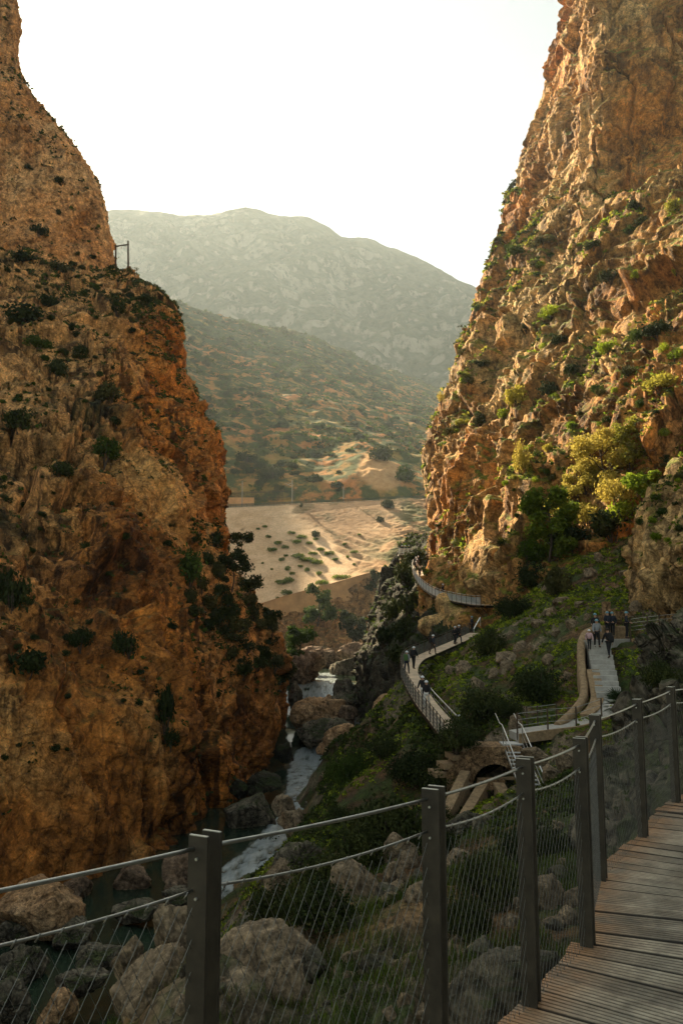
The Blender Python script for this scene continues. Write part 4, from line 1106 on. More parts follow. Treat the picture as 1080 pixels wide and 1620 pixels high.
def wire_fence(label, pts, h, post_mat, step, nw=3, r=.012, cat='fence'):
    pts = np.array(pts); root = thing('wire_fence', label, cat, pts.mean(0) * [1, 1, 0] + [0, 0, pts[:, 2].min()]); inv = Matrix.Translation(-root.location)
    for p in pts:
        mb = MB(); mb.tube([p - [0, 0, .35], p + [0, 0, h]], .045, 6); o = mb.build('post', post_mat, root); o.matrix_parent_inverse = inv
    for k in range(nw):
        mb = MB(); mb.tube(pts + [0, 0, h * (.35 + .6 * k / max(1, nw - 1))], r, 4); o = mb.build('wire', M['cable'], root); o.matrix_parent_inverse = inv
wire_fence('low wire fence with dark posts along the river side of the path', [P(818, 1160, 44.0), P(866, 1153, 44.1), P(911, 1150, 44.2), P(951, 1136, 45.2)], 1.05, M['timber'], 1)
wire_fence('timber post fence beyond the far edge of the path', [P(833, 1147, 46), P(850, 1146, 46), P(880, 1142, 46.2)], 1.0, M['timber'], 1)
wire_fence('wire fence along the upper terrace beside the overhanging buttress', [P(997, 1008, 55.4), P(1024, 1005, 54.5), P(1043, 1003, 54), P(1078, 1000, 53.4), P(1120, 996, 53)], 1.25, M['timber'], 1, 4)
def terrace_wall():
    pts = np.array([P(1000, 1010, 55.0), P(1030, 1008, 54.2), P(1060, 1006, 53.6), P(1120, 1002, 53)])
    root = thing('stone_wall', 'low stone retaining wall under the upper terrace fence', 'wall', pts[1] - [0, 0, 1.4]); inv = Matrix.Translation(-root.location)
    mb = MB(); ribbon(mb, resample(pts, .3), .5, 1.6); o = mb.build('wall_body', M['masonry'], root); o.matrix_parent_inverse = inv
    c = P(972, 985, 59)
    root = thing('stone_pillar', 'stone ruin wall with an upright pillar behind the steps', 'wall', c - [0, 0, 1]); 
    mb = MB(); mb.box((.9, .4, .6), (2.6, .5, 2.4)); mb.build('wall_body', M['masonry'], root)
    mb = MB(); mb.box((-.45, .4, 1.4), (.5, .5, 2.2)); mb.build('pillar', M['masonry'], root)
terrace_wall()

# ------------------------------------------------------------------ galvanised stair and the arched culvert under it
def metal_stair():
    a, b = P(811, 1179, 43.4), P(862, 1308, 36.6)
    root = thing('metal_stair', 'steep galvanised open stair dropping beside the arched culvert', 'stair', b); inv = Matrix.Translation(-root.location)
    d = b - a; hz = np.array([d[0], d[1], 0]); T = hz / np.linalg.norm(hz); R = np.array([-T[1], T[0], 0]); ax = np.array([R, T, [0, 0, 1]])
    def put(mb, nm, mat=M['bright_rail'], sm=False):
        o = mb.build(nm, mat, root, sm); o.matrix_parent_inverse = inv; return o
    n = 19
    for i in range(1, n):
        mb = MB(); mb.box(a + d * i / n, (1.0, .19, .04), ax); put(mb, 'step', M['galv_step'])
    mb = MB(); mb.box(a - T * .45 + [0, 0, .03], (1.1, .95, .06), ax); put(mb, 'landing', M['galv_step'])
    for s in (-.5, .5):
        mb = MB(); mb.beam(a + R * s, b + R * s, .05, .16); put(mb, 'stringer', M['cable'])
        p = [a - T * 2.2 + R * s + [0, 0, 1.35], a - T * .9 + R * s + [0, 0, 1.0], a - T * .2 + R * s + [0, 0, 1.0], a + d * .1 + R * s + [0, 0, .95], b + R * s + [0, 0, .95]]
        mb = MB(); mb.tube(p, .032, 6); put(mb, 'handrail', M['bright_rail'], True)
        mb = MB(); mb.tube([p[2] - [0, 0, .45], p[3] - [0, 0, .45], p[4] - [0, 0, .45]], .018, 5); put(mb, 'knee_rail', M['cable'], True)
        for f in (0, .33, .66, 1):
            q = a + d * f + R * s; mb = MB(); mb.tube([q, q + [0, 0, .97]], .022, 5); put(mb, 'post', M['cable'])
metal_stair()

def culvert():
    c = P(781, 1262, 43.2)
    root = thing('stone_culvert', 'tan stone culvert with a dark round arch, wing walls and stepped top', 'culvert', c)
    # wall with an arched hole, seen square on: local x right, z up, y depth
    R_, n = 1.15, 14; mb = MB()
    arc = [(R_ * math.cos(math.pi * i / n), .6 + R_ * math.sin(math.pi * i / n)) for i in range(n + 1)]
    out = [(1.5, 0), (1.5, 2.2), (1.4, 2.55)] + [(x, 2.55) for x in np.linspace(1.2, -1.0, n - 5)] + [(-1.6, 2.2), (-2.0, 1.75), (-2.4, 1.3), (-2.4, 0)]
    inn = [(R_, 0)] + arc + [(-R_, 0)]
    out = out[:len(inn)] if len(out) >= len(inn) else out + [out[-1]] * (len(inn) - len(out))
    k = len(inn); V = []
    for y in (-.35, 1.6):
        V += [(x, y, z) for x, z in inn] + [(x, y, z) for x, z in out]
    fs = []
    for i in range(k - 1):
        fs.append((i, i + 1, k + i + 1, k + i)); fs.append((2 * k + i, 3 * k + i, 3 * k + i + 1, 2 * k + i + 1))
        fs.append((i, 2 * k + i, 2 * k + i + 1, i + 1)); fs.append((k + i, k + i + 1, 3 * k + i + 1, 3 * k + i))
    mb.add(V, fs); mb.build('arch_wall', M['masonry'], root)
    mb = MB()
    for i in range(n):                                    # voussoirs
        a0 = math.pi * (i + .06) / n; a1 = math.pi * (i + .94) / n
        q = [(r * math.cos(t_), y, .6 + r * math.sin(t_)) for y in (-.42, -.3) for r in (R_ - .03, R_ + .3) for t_ in (a0, a1)]
        mb.add(q, [(0, 1, 3, 2), (4, 6, 7, 5), (0, 4, 5, 1), (2, 3, 7, 6), (0, 2, 6, 4), (1, 5, 7, 3)])
    mb.build('arch_ring', M['masonry'], root)
    mb = MB(); mb.box((0, 3.2, 1), (2.8, 3.2, 2.6)); mb.build('shade_block', M['black'], root)  # solid near-black block: shade inside the arch put into its colour
    for i, (x, z) in enumerate(((-2.75, 1.15), (-2.3, 1.55), (-1.85, 2.0), (-1.35, 2.4))):
        mb = MB(); mb.box((x, .4, z), (.75, 1.3, .26), np.array([[.97, .2, 0], [-.2, .97, 0], [0, 0, 1]])); mb.build('step', M['plaster'], root)
    for (p, q, w) in (((736, 1222, 42.6), (703, 1290, 39.6), .5), ((765, 1240, 42.2), (722, 1312, 38.6), .5), ((786, 1238, 42.2), (830, 1312, 38.2), .55)):
        a = P(*p) - c; b = P(*q) - c
        mb = MB(); mb.beam(a, b, w, .22); mid_ = np.array([0, 0, -.85]); mb.beam(a + mid_, b + mid_, w * .85, 1.5); mb.build('wing_wall', M['plaster'], root)
    mb = MB(); mb.box(P(776, 1240, 42.3) - c, (1.3, .6, .5)); mb.build('pier_cap', M['masonry'], root)
    mb = MB(); mb.beam(P(786, 1232, 42.6) - c, P(813, 1231, 42.6) - c, .12, .14); mb.build('cross_bar', M['plaster'], root)
culvert()

# ------------------------------------------------------------------ retaining wall, railway and poles on the far side
def far_wall():
    root = thing('retaining_wall', 'smooth ochre retaining wall at the foot of the pale embankment', 'wall', P(520, 950, 263)); inv = Matrix.Translation(-root.location)
    xs = np.linspace(360, 596, 40); mb = MB()
    tp = np.array([P(x, np.interp(x, cpx, wt), np.interp(x, cpx, wY) - 1.2) for x in xs])
    bt = np.array([P(x, np.interp(x, cpx, wt) + 34, np.interp(x, cpx, wY) - 2.2) for x in xs])
    V = np.concatenate([tp, bt, tp + [0, 1.6, 0], bt + [0, 2.6, 0]]); k = len(xs); fs = []
    for i in range(k - 1):
        fs += [(i, k + i, k + i + 1, i + 1), (i, i + 1, 2 * k + i + 1, 2 * k + i)]
    fs += [(k - 1, 2 * k - 1, 4 * k - 1, 3 * k - 1), (0, 2 * k, 3 * k, k)]
    mb.add(V, fs); o = mb.build('wall_body', M['wall_ochre'], root); o.matrix_parent_inverse = inv
    mb = MB(); l = tp + [0, .5, .12]
    for a, b in zip(l[:-1], l[1:]): mb.beam(a, b + (b - a) * .02, 1.4, .3)
    o = mb.build('coping', M['wall_ochre'], root); o.matrix_parent_inverse = inv
far_wall()
def railway():
    xs = np.linspace(330, 700, 50)
    base = np.array([P(x, np.interp(x, cpx, top), np.interp(x, cpx, tY)) for x in xs])
    mid_ = base[25]
    root = thing('railway_track', 'railway track along the bench above the pale embankment', 'railway', mid_); inv = Matrix.Translation(-root.location)
    mb = MB(); l = base + [0, 3.2, .1]; ribbon(mb, l, 3.4, .6); o = mb.build('ballast', M['rust'], root); o.matrix_parent_inverse = inv
    for off in (2.5, 3.9):
        mb = MB(); mb.tube(base + [0, off, .45], .1, 4); o = mb.build('rail', M['rust'], root); o.matrix_parent_inverse = inv
    root = thing('trackside_fence', 'dark green wire fence along the railway edge', 'fence', mid_); inv = Matrix.Translation(-root.location)
    pl_ = resample(base + [0, .6, 0], 2.2)
    for p in pl_:
        mb = MB(); mb.box(p + [0, 0, .75], (.14, .14, 1.7)); o = mb.build('post', M['green_paint'], root); o.matrix_parent_inverse = inv
    mb = MB()
    for z in (.3, .55, .8, 1.05, 1.3, 1.55):
        mb.tube(pl_ + [0, 0, z], .085, 4)
    o = mb.build('wire', M['green_paint'], root); o.matrix_parent_inverse = inv
    # orange stone wall and palisade behind the track
    xs2 = np.linspace(345, 402, 12); l = np.array([P(x, 797, np.interp(x, cpx, tY) + 9) for x in xs2])
    root = thing('trackside_wall', 'orange stone wall behind the left end of the railway', 'wall', l[5]); inv = Matrix.Translation(-root.location)
    mb = MB(); ribbon(mb, l + [0, 0, 2.6], .8, 3.6); o = mb.build('wall_body', M['wall_ochre'], root); o.matrix_parent_inverse = inv
    l = np.array([P(x, 795 - (x - 345) * .04, np.interp(x, cpx, tY) + 13) for x in np.linspace(345, 466, 60)])
    root = thing('palisade_fence', 'dark palisade fence behind the left stretch of the railway', 'fence', l[30]); inv = Matrix.Translation(-root.location)
    mb = MB()
    for p in l: mb.box(p + [0, 0, 2.1], (.2, .1, 4.4))
    for z in (1.2, 3.6): mb.tube(l + [0, 0, z], .1, 4)
    o = mb.build('palisade_slats', M['steel'], root); o.matrix_parent_inverse = inv
    for (px, py0, py1, arm, lab) in ((383, 799, 761, 0, 'plain grey railway pole nearest the orange cliff'), (462, 796, 759, -1, 'grey railway pole with an arm reaching over the track'), (543, 794, 770, 0, 'short thin railway pole nearest the scarp')):
        Y = np.interp(px, cpx, tY) + 5; a = P(px, py0, Y); b = P(px, py1, Y); h = b[2] - a[2]
        root = thing('railway_pole', lab, 'pole', a, 0, 'railway poles')
        mb = MB(); mb.tube([(0, 0, -1), (0, 0, h)], [.22, .15], 8); mb.build('mast', M['galv_far'], root)
        if arm:
            mb = MB(); mb.tube([(0, 0, h * .72), (-3.2, 0, h * .86)], .1, 5); mb.tube([(0, 0, h * .88), (-1.6, 0, h * .79)], .07, 5); mb.build('bracket_arm', M['galv_far'], root)
        else:
            mb = MB(); mb.box((0, 0, h * .9), (.5, .3, .5)); mb.build('insulator', M['galv_far'], root)
railway()
def pylon():
    Y = 212; a, b = P(184, 446, Y), P(204, 452, Y); at_, bt = P(183.5, 388, Y), P(203, 381, Y)
    root = thing('power_pole', 'wooden two legged power pole with a crossbar on the left ridge', 'power pole', (a + b) / 2); inv = Matrix.Translation(-root.location)
    for p, q in ((a, at_), (b, bt)):
        mb = MB(); mb.tube([p - [0, 0, 3], q], [.28, .22], 8); o = mb.build('leg', M['pole_wood'], root); o.matrix_parent_inverse = inv
    mb = MB(); mb.beam(P(182.5, 390, Y - .3), P(204.5, 386.5, Y - .3), .22, .3); o = mb.build('crossbar', M['pole_wood'], root); o.matrix_parent_inverse = inv
    mb = MB()
    for x in (186, 193, 200): p = P(x, 389, Y - .3); mb.tube([p, p - [0, 0, .8]], .09, 5)
    o = mb.build('insulators', M['galv_far'], root); o.matrix_parent_inverse = inv
pylon()
# ------------------------------------------------------------------ placing things on the ground by looking at it
bpy.context.view_layer.update()
DG = bpy.context.evaluated_depsgraph_get()
ALLG = [ground, cliff_left, cliff_left_upper, cliff_right, cliff_buttress, outcrop, outcrop2, embankment, hillside, river, bpy.data.objects['riverbank']]
def hit(px, py, surf=None):
    o = Vector(EYE); d = raydir(px, py); best = None
    for s in (surf or ALLG):
        ok, loc, nr, _ = s.ray_cast(o, d, distance=4000, depsgraph=DG)
        if ok:
            L = (loc - o).length
            if best is None or L < best[2]: best = (np.array(loc), np.array(nr), L, s.name)
    return best
def drop(x, y, surf):
    best = None
    for s in surf:
        ok, loc, nr, _ = s.ray_cast(Vector((x, y, 300)), Vector((0, 0, -1)), distance=1000, depsgraph=DG)
        if ok and (best is None or loc.z > best[0][2]): best = (np.array(loc), np.array(nr))
    return best

# ------------------------------------------------------------------ boulders
def sphere_grid(n):
    """cube sphere, n cells a side, welded"""
    V = []; Fq = []; idx = {}
    def vid(p):
        k = tuple(np.round(p, 6))
        if k not in idx: idx[k] = len(V); V.append(p)
        return idx[k]
    lin = np.tan(np.linspace(-math.pi / 4, math.pi / 4, n + 1))
    for ax in range(3):
        for sg in (-1, 1):
            ids = np.zeros((n + 1, n + 1), int)
            for i, a in enumerate(lin):
                for j, b in enumerate(lin):
                    p = np.zeros(3); p[ax] = sg; p[(ax + 1) % 3] = a * sg; p[(ax + 2) % 3] = b
                    ids[i, j] = vid(p / np.linalg.norm(p))
            for i in range(n):
                for j in range(n): Fq.append((ids[i, j], ids[i + 1, j], ids[i + 1, j + 1], ids[i, j + 1]))
    return np.array(V), np.array(Fq)
_SG = {}
def rock_mesh(seed, mat, n=26, planes=16, dims=(1, 1, 1), nz=0.07, layers=0.0):
    if n not in _SG: _SG[n] = sphere_grid(n)
    D, Fq = _SG[n]; rng = np.random.default_rng(seed)
    N = rng.standard_normal((planes, 3)); N /= np.linalg.norm(N, axis=1)[:, None]
    dist = rng.uniform(.52, .95, planes)
    dots = D @ N.T
    R = np.where(dots > .05, dist / np.maximum(dots, .05), 9.0)
    k = 55.0
    r = (-np.log(np.exp(-k * np.minimum(R, 1.6)).sum(1) + math.exp(-k * 1.08)) / k)
    V = D * r[:, None] * np.asarray(dims)
    sc = 1.0 / max(dims)
    q = V * sc * 2.2 + seed * 3.1
    h, e = facets(q * 1.05, seed)
    h2, e2 = facets(q * 3.6 + 2, seed + 1)
    d = nz * (0.8 * fbm(q, 4, seed) + 1.2 * (h * sstep(0, .08, e) - .5 * (1 - sstep(0, .06, e))) + .22 * (h2 * sstep(0, .12, e2) - .6 * (1 - sstep(0, .12, e2))) + .4 * fbm(q * 6, 4, seed + 3))
    if layers: d += layers * (np.abs(((q @ np.array([.3, .2, 1.0])) * 2.2 + fbm(q, 3, 5)) % 1 - .5) - .25)
    V = V + D * d[:, None] * max(dims)
    return mesh_np('boulder', V, Fq, mat, True)

RSEED = [100]
def boulder(label, px, py, wpx, hpx, Y=None, mat='rock_river', group=None, surf=None, sink=.25, dep=1.0, tilt=0.0, n=26, planes=16, z=None, layers=0.0, rz=None, name='boulder', cat='boulder', nz=.07):
    """centre (px,py) and size in photo pixels; stands at depth Y or on what is seen at its foot"""
    RSEED[0] += 1; rng = np.random.default_rng(RSEED[0])
    if z is not None:                                  # rests on the water at that level
        a = raydir(px, py + hpx * .5); t = (z - EYE[2]) / a.z; Y = t * a.y
    if Y is None:
        h = hit(px, py + hpx * .42, surf)
        if h is None: return None
        Y = h[0][1]
    c = P(px, py, Y); m = Y / F
    w, hh = wpx * m * .50, hpx * m * .52
    dims = (w * 1.08, w * dep, hh * (1.08 + sink)); c = c - np.array([0, -w * dep * .2, hh * sink])
    me = rock_mesh(RSEED[0], M[mat], n, planes, dims, nz, layers)
    o = add_mesh(name, me, None, c, (tilt * .4, tilt, (rng.uniform(-.5, .5) if rz is None else rz)))
    return tag(o, label, cat, group)

# river boulders, upstream to downstream
boulder('long tan rock at the far end of the green pool', 503, 1034, 66, 26, 212, dep=.6, layers=.1)
boulder('low brown rock under the far riverside bush', 556, 1030, 60, 24, 222, dep=.6)
boulder('dark boulder lying in the middle of the green pool', 549, 1057, 46, 36, 186, 'rock_grey', planes=10)
boulder('pointed grey boulder above the flat slab in the river', 551, 1093, 44, 42, 150, 'rock_grey', planes=10)
boulder('black boulder wedged against the outcrop beside the white chute', 566, 1104, 26, 44, 146, 'rock_grey', planes=10)
boulder('flat dark slab below the pointed grey boulder', 541, 1108, 62, 22, 142, 'rock_grey', dep=.8)
boulder('pale striped rock tongue below the left bank bush', 478, 1062, 52, 66, 166, 'rock_river', layers=.25, dep=1.5, tilt=.5)
boulder('dark rock beside the tip of the orange cliff', 470, 1098, 26, 40, 150, 'rock_grey')
boulder('huge pinkish boulder jammed in the middle of the river', 506, 1126, 92, 56, 133, 'rock_tan', dep=.8, n=40, planes=12, tilt=.08)
boulder('brown block leaning on the right end of the huge pinkish boulder', 548, 1128, 30, 38, 131, planes=10)
boulder('black boulder under the huge pinkish boulder', 500, 1160, 80, 36, 126, 'rock_grey')
boulder('dark rounded boulder between the pinkish boulder and the pale slab', 536, 1152, 42, 26, 122, 'rock_grey')
boulder('pale tan slab crowned by a green bush', 543, 1172, 84, 40, 99, 'rock_tan', dep=.7, n=36, tilt=-.2, planes=12)
boulder('dark boulder carrying the green bush at the river bend', 545, 1212, 84, 66, 98, 'rock_grey', n=34)
boulder('big tan boulder under the outer edge of the bending boardwalk', 614, 1140, 80, 78, 84, 'rock_tan', n=40, planes=12, dep=.9)
boulder('dark boulder at the foot of the orange cliff near the white run', 450, 1190, 40, 24, 118, 'rock_dark')
boulder('dark flat boulder at the cliff foot beside the dark pool', 418, 1236, 66, 28, 97, 'rock_dark')
boulder('wide smooth rock half drowned in the dark pool', 392, 1284, 96, 46, 85, 'rock_grey', nz=.03)
boulder('small tan rock on the cliff ledge above the dark pool', 375, 1244, 34, 26, 95, 'rock_dark')
for px, py, w, h in ((487, 1273, 15, 11), (502, 1272, 14, 12), (497, 1259, 9, 6), (478, 1264, 8, 6), (510, 1250, 16, 10), (515, 1268, 16, 10), (493, 1305, 15, 8), (468, 1268, 7, 4), (520, 1258, 9, 8)):
    boulder('small dark stone standing out of the white run', px, py, w, h, z=-18.7, mat='rock_grey', group='stones in the white run', n=12, sink=.6)
boulder('square tan boulder standing in the near river', 62, 1432, 112, 92, 56, 'rock_tan', n=44, planes=9, tilt=.16, dep=.9, nz=.05)
boulder('dark boulder left of the square tan boulder', 14, 1478, 50, 60, 55, 'rock_grey')
boulder('dark boulder below the square tan boulder', 40, 1520, 70, 50, 50, 'rock_grey')
boulder('low dark rock in the water right of the square tan boulder', 118, 1478, 60, 36, 54, 'rock_grey')
boulder('brown rounded rock at the cliff foot behind the square tan boulder', 120, 1402, 60, 34, 64, 'rock_river')
boulder('brown boulder at the cliff foot right of the rounded one', 208, 1392, 62, 52, 66, 'rock_river')
boulder('dark boulder with a tan top left of the nearest fence post', 290, 1380, 56, 62, 64, 'rock_river', planes=10)
boulder('low wide stone in the near pool', 218, 1440, 70, 26, 58, 'rock_grey', nz=.03)
boulder('small stone in the near pool behind the nearest fence post', 276, 1420, 44, 28, 60, 'rock_grey')
boulder('round tan rock rising from the water at the bottom edge', 86, 1602, 66, 50, 42, 'rock_tan')
boulder('dark rock at the bottom left corner of the pool', 14, 1590, 60, 60, 43, 'rock_grey')
boulder('flat dark rock on the near shore', 150, 1512, 80, 34, 47, 'rock_grey')
boulder('dark flat rock at the shore below the big tan slab', 120, 1556, 90, 30, 44, 'rock_grey')
# right bank
for lab, px, py, w, h, Y in (('pale pointed rock on the right bank below the riffle', 470, 1300, 56, 46, 74), ('tan rock beside the riffle on the right bank', 452, 1276, 40, 28, 80), ('dark wet rock at the bend of the white run', 520, 1236, 34, 44, 92),
    ('tan ledge above the right bank riffle', 560, 1262, 96, 24, 70), ('brown rock between the riverside shrubs', 592, 1240, 60, 30, 68), ('pale rock at the root of the dark bank shrub', 612, 1258, 44, 26, 62), ('grey boulder on the right bank below the pale slab', 588, 1200, 56, 34, 78),
    ('small pale block behind the pale slab', 578, 1180, 32, 40, 88)):
    boulder(lab, px, py, w, h, Y, 'rock_fore')
# foreground rocks seen through the net
for lab, px, py, w, h, Y, d_, tl, pn in (
    ('huge tilted tan slab behind the nearest fence post', 430, 1585, 225, 170, 11.0, .8, -.30, 7), ('rough tan boulder left of the nearest fence post', 245, 1580, 150, 120, 11.6, .8, .12, 9),
    ('tan crag behind the top of the nearest fence post', 300, 1480, 110, 110, 13.5, .8, -.2, 11), ('small block above the left end of the rough tan boulder', 205, 1520, 60, 56, 12.6, .8, 0, 12), ('leaning grey tan rock between the two nearest posts', 588, 1432, 78, 118, 16.5, .7, -.55, 9),
    ('knobbly tan rock topping the leaning rock', 622, 1398, 40, 54, 16.8, .8, .1, 12), ('grey block beside the tilted slab', 494, 1494, 52, 44, 12.2, .8, .2, 11), ('squarish grey rock right of the tilted slab', 488, 1548, 64, 56, 10.9, .8, .1, 9),
    ('thin upright grey stone in the grass', 548, 1520, 34, 34, 11.8, .6, .5, 9), ('broad dark grey rock at the bottom centre', 560, 1604, 140, 90, 9.4, .8, .1, 11), ('grey rock left of the second nearest post', 650, 1548, 64, 84, 10.6, .8, -.3, 10),
    ('pale rock on the crest below the dark pool bush', 480, 1360, 84, 44, 34, .7, -.25, 12), ('small pale crest rock', 440, 1382, 46, 36, 33, .8, .1, 11), ('grey crag left of the culvert', 648, 1352, 66, 60, 27, .8, -.4, 11), ('pale knob below the grey crag', 648, 1396, 44, 34, 22, .8, 0, 12),
    ('dark grey rock beneath the metal stair', 740, 1312, 90, 66, 30, .8, 0, 11), ('rounded dark boulder under the deck edge', 795, 1560, 190, 160, 8.0, .7, -.15, 11), ('grey boulder between the third and fourth posts', 855, 1450, 90, 100, 10.6, .8, .2, 11),
    ('grey block below the fourth post net', 890, 1400, 60, 60, 12.4, .8, .1, 10), ('small tan rock on the grass below the path', 894, 1198, 30, 26, 33, .8, 0, 11), ('tan rock on the grass beside the third post top', 868, 1222, 34, 20, 32, .8, 0, 12),
    ('flat grey rock on the grass left of the fourth post', 882, 1246, 44, 24, 28, .8, 0, 12), ('tan boulder in the culvert bank', 848, 1190, 40, 24, 38, .8, 0, 12), ('brown boulder at the head of the metal stair', 817, 1152, 30, 34, 46.5, .8, 0, 12),
    ('grey rock in the grass above the tilted slab', 528, 1496, 40, 30, 12.6, .8, .3, 10), ('grey rock in the shade of the second post', 725, 1500, 70, 60, 10.4, .8, .2, 10), ('mossy grey rock on the dark slope', 690, 1440, 60, 50, 14.5, .8, -.3, 10)):
    boulder(lab, px, py, w, h, Y, 'rock_fore' if 'dark' not in lab else 'rock_grey', sink=.35, dep=d_, tilt=tl, planes=pn, n=72 if w > 140 else 40, nz=.032 if w > 140 else .05, layers=.05 if w > 140 else 0)
# stones on the grassy slope
for i, (px, py, w, h) in enumerate(((872, 965, 30, 16), (800, 1052, 28, 20), (906, 985, 22, 14), (842, 926, 22, 14), (962, 932, 16, 12), (797, 1038, 36, 22), (756, 1080, 26, 18), (735, 1050, 30, 22), (1004, 934, 22, 18), (888, 948, 26, 12),
        (935, 905, 24, 14), (1006, 960, 20, 16), (868, 1044, 20, 16), (822, 1020, 22, 14), (915, 955, 18, 10), (948, 880, 22, 14), (850, 985, 24, 14), (780, 1065, 20, 14), (900, 1068, 18, 14), (990, 905, 18, 14), (712, 1062, 22, 16), (860, 930, 14, 10), (930, 975, 14, 8), (880, 1000, 14, 10))):
    boulder('pale stone half buried in the grassy slope above the boardwalk', px, py, w, h, None, 'rock_fore', 'stones on the grassy slope', [ground], .5, n=16, name='slope_stone', cat='stone')

rr_ = np.random.default_rng(31)
n = 0
while n < 110:
    px, py = rr_.uniform(180, 960), rr_.uniform(1290, 1618)
    h = hit(px, py, [ground])
    if h is None or h[0][2] < -12 or h[0][1] > 40: continue
    w = rr_.uniform(14, 46)
    boulder('broken rock lying in the grass of the slope below the near deck', px, py, w, w * rr_.uniform(.55, .95), h[0][1], rr_.choice(['rock_fore', 'rock_fore', 'rock_grey']), 'broken rocks below the near deck', None, .45, rr_.uniform(.7, 1.1), rr_.uniform(-.5, .5), 20, int(rr_.integers(8, 13)), name='rock', cat='rock'); n += 1
# ------------------------------------------------------------------ plants
M['leaf_dark'] = leaf_mat('dark_scrub_leaves', (0.022, 0.034, 0.012), (0.052, 0.066, 0.02), .2)
M['leaf_green'] = leaf_mat('green_bush_leaves', (0.032, 0.058, 0.012), (0.075, 0.115, 0.022), .3)
M['leaf_yellow'] = leaf_mat('yellow_green_leaves', (0.22, 0.21, 0.03), (0.44, 0.40, 0.07), .5)
M['leaf_gold'] = leaf_mat('golden_tamarisk_leaves', (0.25, 0.225, 0.045), (0.44, 0.38, 0.09), .45)
M['leaf_bright'] = leaf_mat('bright_fresh_leaves', (0.13, 0.20, 0.016), (0.28, 0.36, 0.035), .5)
M['leaf_fig'] = leaf_mat('fig_leaves', (0.06, 0.10, 0.012), (0.14, 0.20, 0.025), .4)
M['leaf_olive'] = leaf_mat('olive_scrub_leaves', (0.045, 0.05, 0.018), (0.10, 0.10, 0.036), .25)
M['grass'] = leaf_mat('grass_blades', (0.04, 0.075, 0.010), (0.10, 0.15, 0.02), .35)
M['dry_grass'] = leaf_mat('dry_grass_blades', (0.14, 0.115, 0.03), (0.23, 0.20, 0.06), .35)
M['palm'] = leaf_mat('palm_leaves', (0.025, 0.042, 0.018), (0.055, 0.08, 0.035), .15, .4)
M['bark'] = flat_mat('scrub_bark', (0.07, 0.05, 0.035), .9, 0, .25, 9, .01)

def leaf_quads(C, Nrm, size, rng, aspect=1.7):
    """quads centred at C, roughly facing Nrm"""
    n = len(C)
    a = rng.standard_normal((n, 3)); nn = Nrm + .8 * rng.standard_normal((n, 3)); nn /= np.linalg.norm(nn, axis=1)[:, None] + 1e-9
    u = np.cross(nn, a); u /= np.linalg.norm(u, axis=1)[:, None] + 1e-9; v = np.cross(nn, u)
    s = (np.asarray(size) * rng.uniform(.6, 1.3, n))[:, None]
    u = u * s * aspect * .5; v = v * s * .5
    V = np.stack([C - u, C - u * .1 + v, C + u, C - u * .1 - v], 1).reshape(-1, 3)
    Fq = np.arange(4 * n).reshape(n, 4)
    return V, Fq

def crown_points(n, rng, lumps=9, flat=.75, spread=.62, hollow=.55):
    cc = rng.standard_normal((lumps, 3)); cc /= np.linalg.norm(cc, axis=1)[:, None]
    cc *= rng.uniform(.25, spread, lumps)[:, None]; cc[:, 2] = np.abs(cc[:, 2]) * flat + .30
    rr = rng.uniform(.26, .48, lumps)
    k = rng.choice(lumps, n, p=rr ** 2 / (rr ** 2).sum())
    d = rng.standard_normal((n, 3)); d /= np.linalg.norm(d, axis=1)[:, None]
    rad = rr[k] * (hollow + (1 - hollow) * rng.random(n)) * (1 + .28 * rng.standard_normal(n) * .6)
    p = cc[k] + d * rad[:, None] * np.array([1, 1, .85])
    keep = p[:, 2] > .0
    return p[keep], d[keep]

def stems_mesh(rng, k=6, r=.035, h=.7):
    mb = MB()
    for i in range(k):
        a = rng.uniform(0, 6.28); s = rng.uniform(.1, .55)
        e = np.array([math.cos(a) * s, math.sin(a) * s, h * rng.uniform(.7, 1.1)])
        m_ = e * .5 + rng.standard_normal(3) * .06; m_[2] = e[2] * .4
        mb.tube(spline([(0, 0, -.25), m_, e], 3), np.linspace(r, r * .25, 7), 5)
    return mb.mesh('stems', M['bark'])

SHRUB = {}
def shrub_kind(key, mat, n, leaf, lumps, flat, seed, variants=4, hollow=.55, spread=.62):
    out = []
    for i in range(variants):
        rng = np.random.default_rng(seed + i)
        p, d = crown_points(n, rng, lumps, flat, spread, hollow)
        V, Fq = leaf_quads(p, d, leaf, rng)
        out.append((mesh_np('foliage', V, Fq, M[mat], False), stems_mesh(rng)))
    SHRUB[key] = out
shrub_kind('dark', 'leaf_dark', 1000, .10, 10, .55, 10)
shrub_kind('olive', 'leaf_olive', 900, .10, 9, .5, 20)
shrub_kind('green', 'leaf_green', 1400, .085, 11, .6, 30)
shrub_kind('yellow', 'leaf_yellow', 1000, .085, 9, .7, 40, spread=.7)
shrub_kind('gold', 'leaf_gold', 1500, .06, 12, .8, 45, spread=.75)
shrub_kind('bright', 'leaf_bright', 1000, .09, 9, .5, 50)
shrub_kind('fig', 'leaf_fig', 2600, .06, 12, .6, 58)
shrub_kind('tuss', 'leaf_fig', 600, .11, 9, .4, 55)
shrub_kind('fine_dark', 'leaf_dark', 5000, .042, 14, .6, 60, 3, hollow=.4)
shrub_kind('fine_green', 'leaf_green', 5000, .042, 14, .6, 70, 3, hollow=.4)
SC = [0]
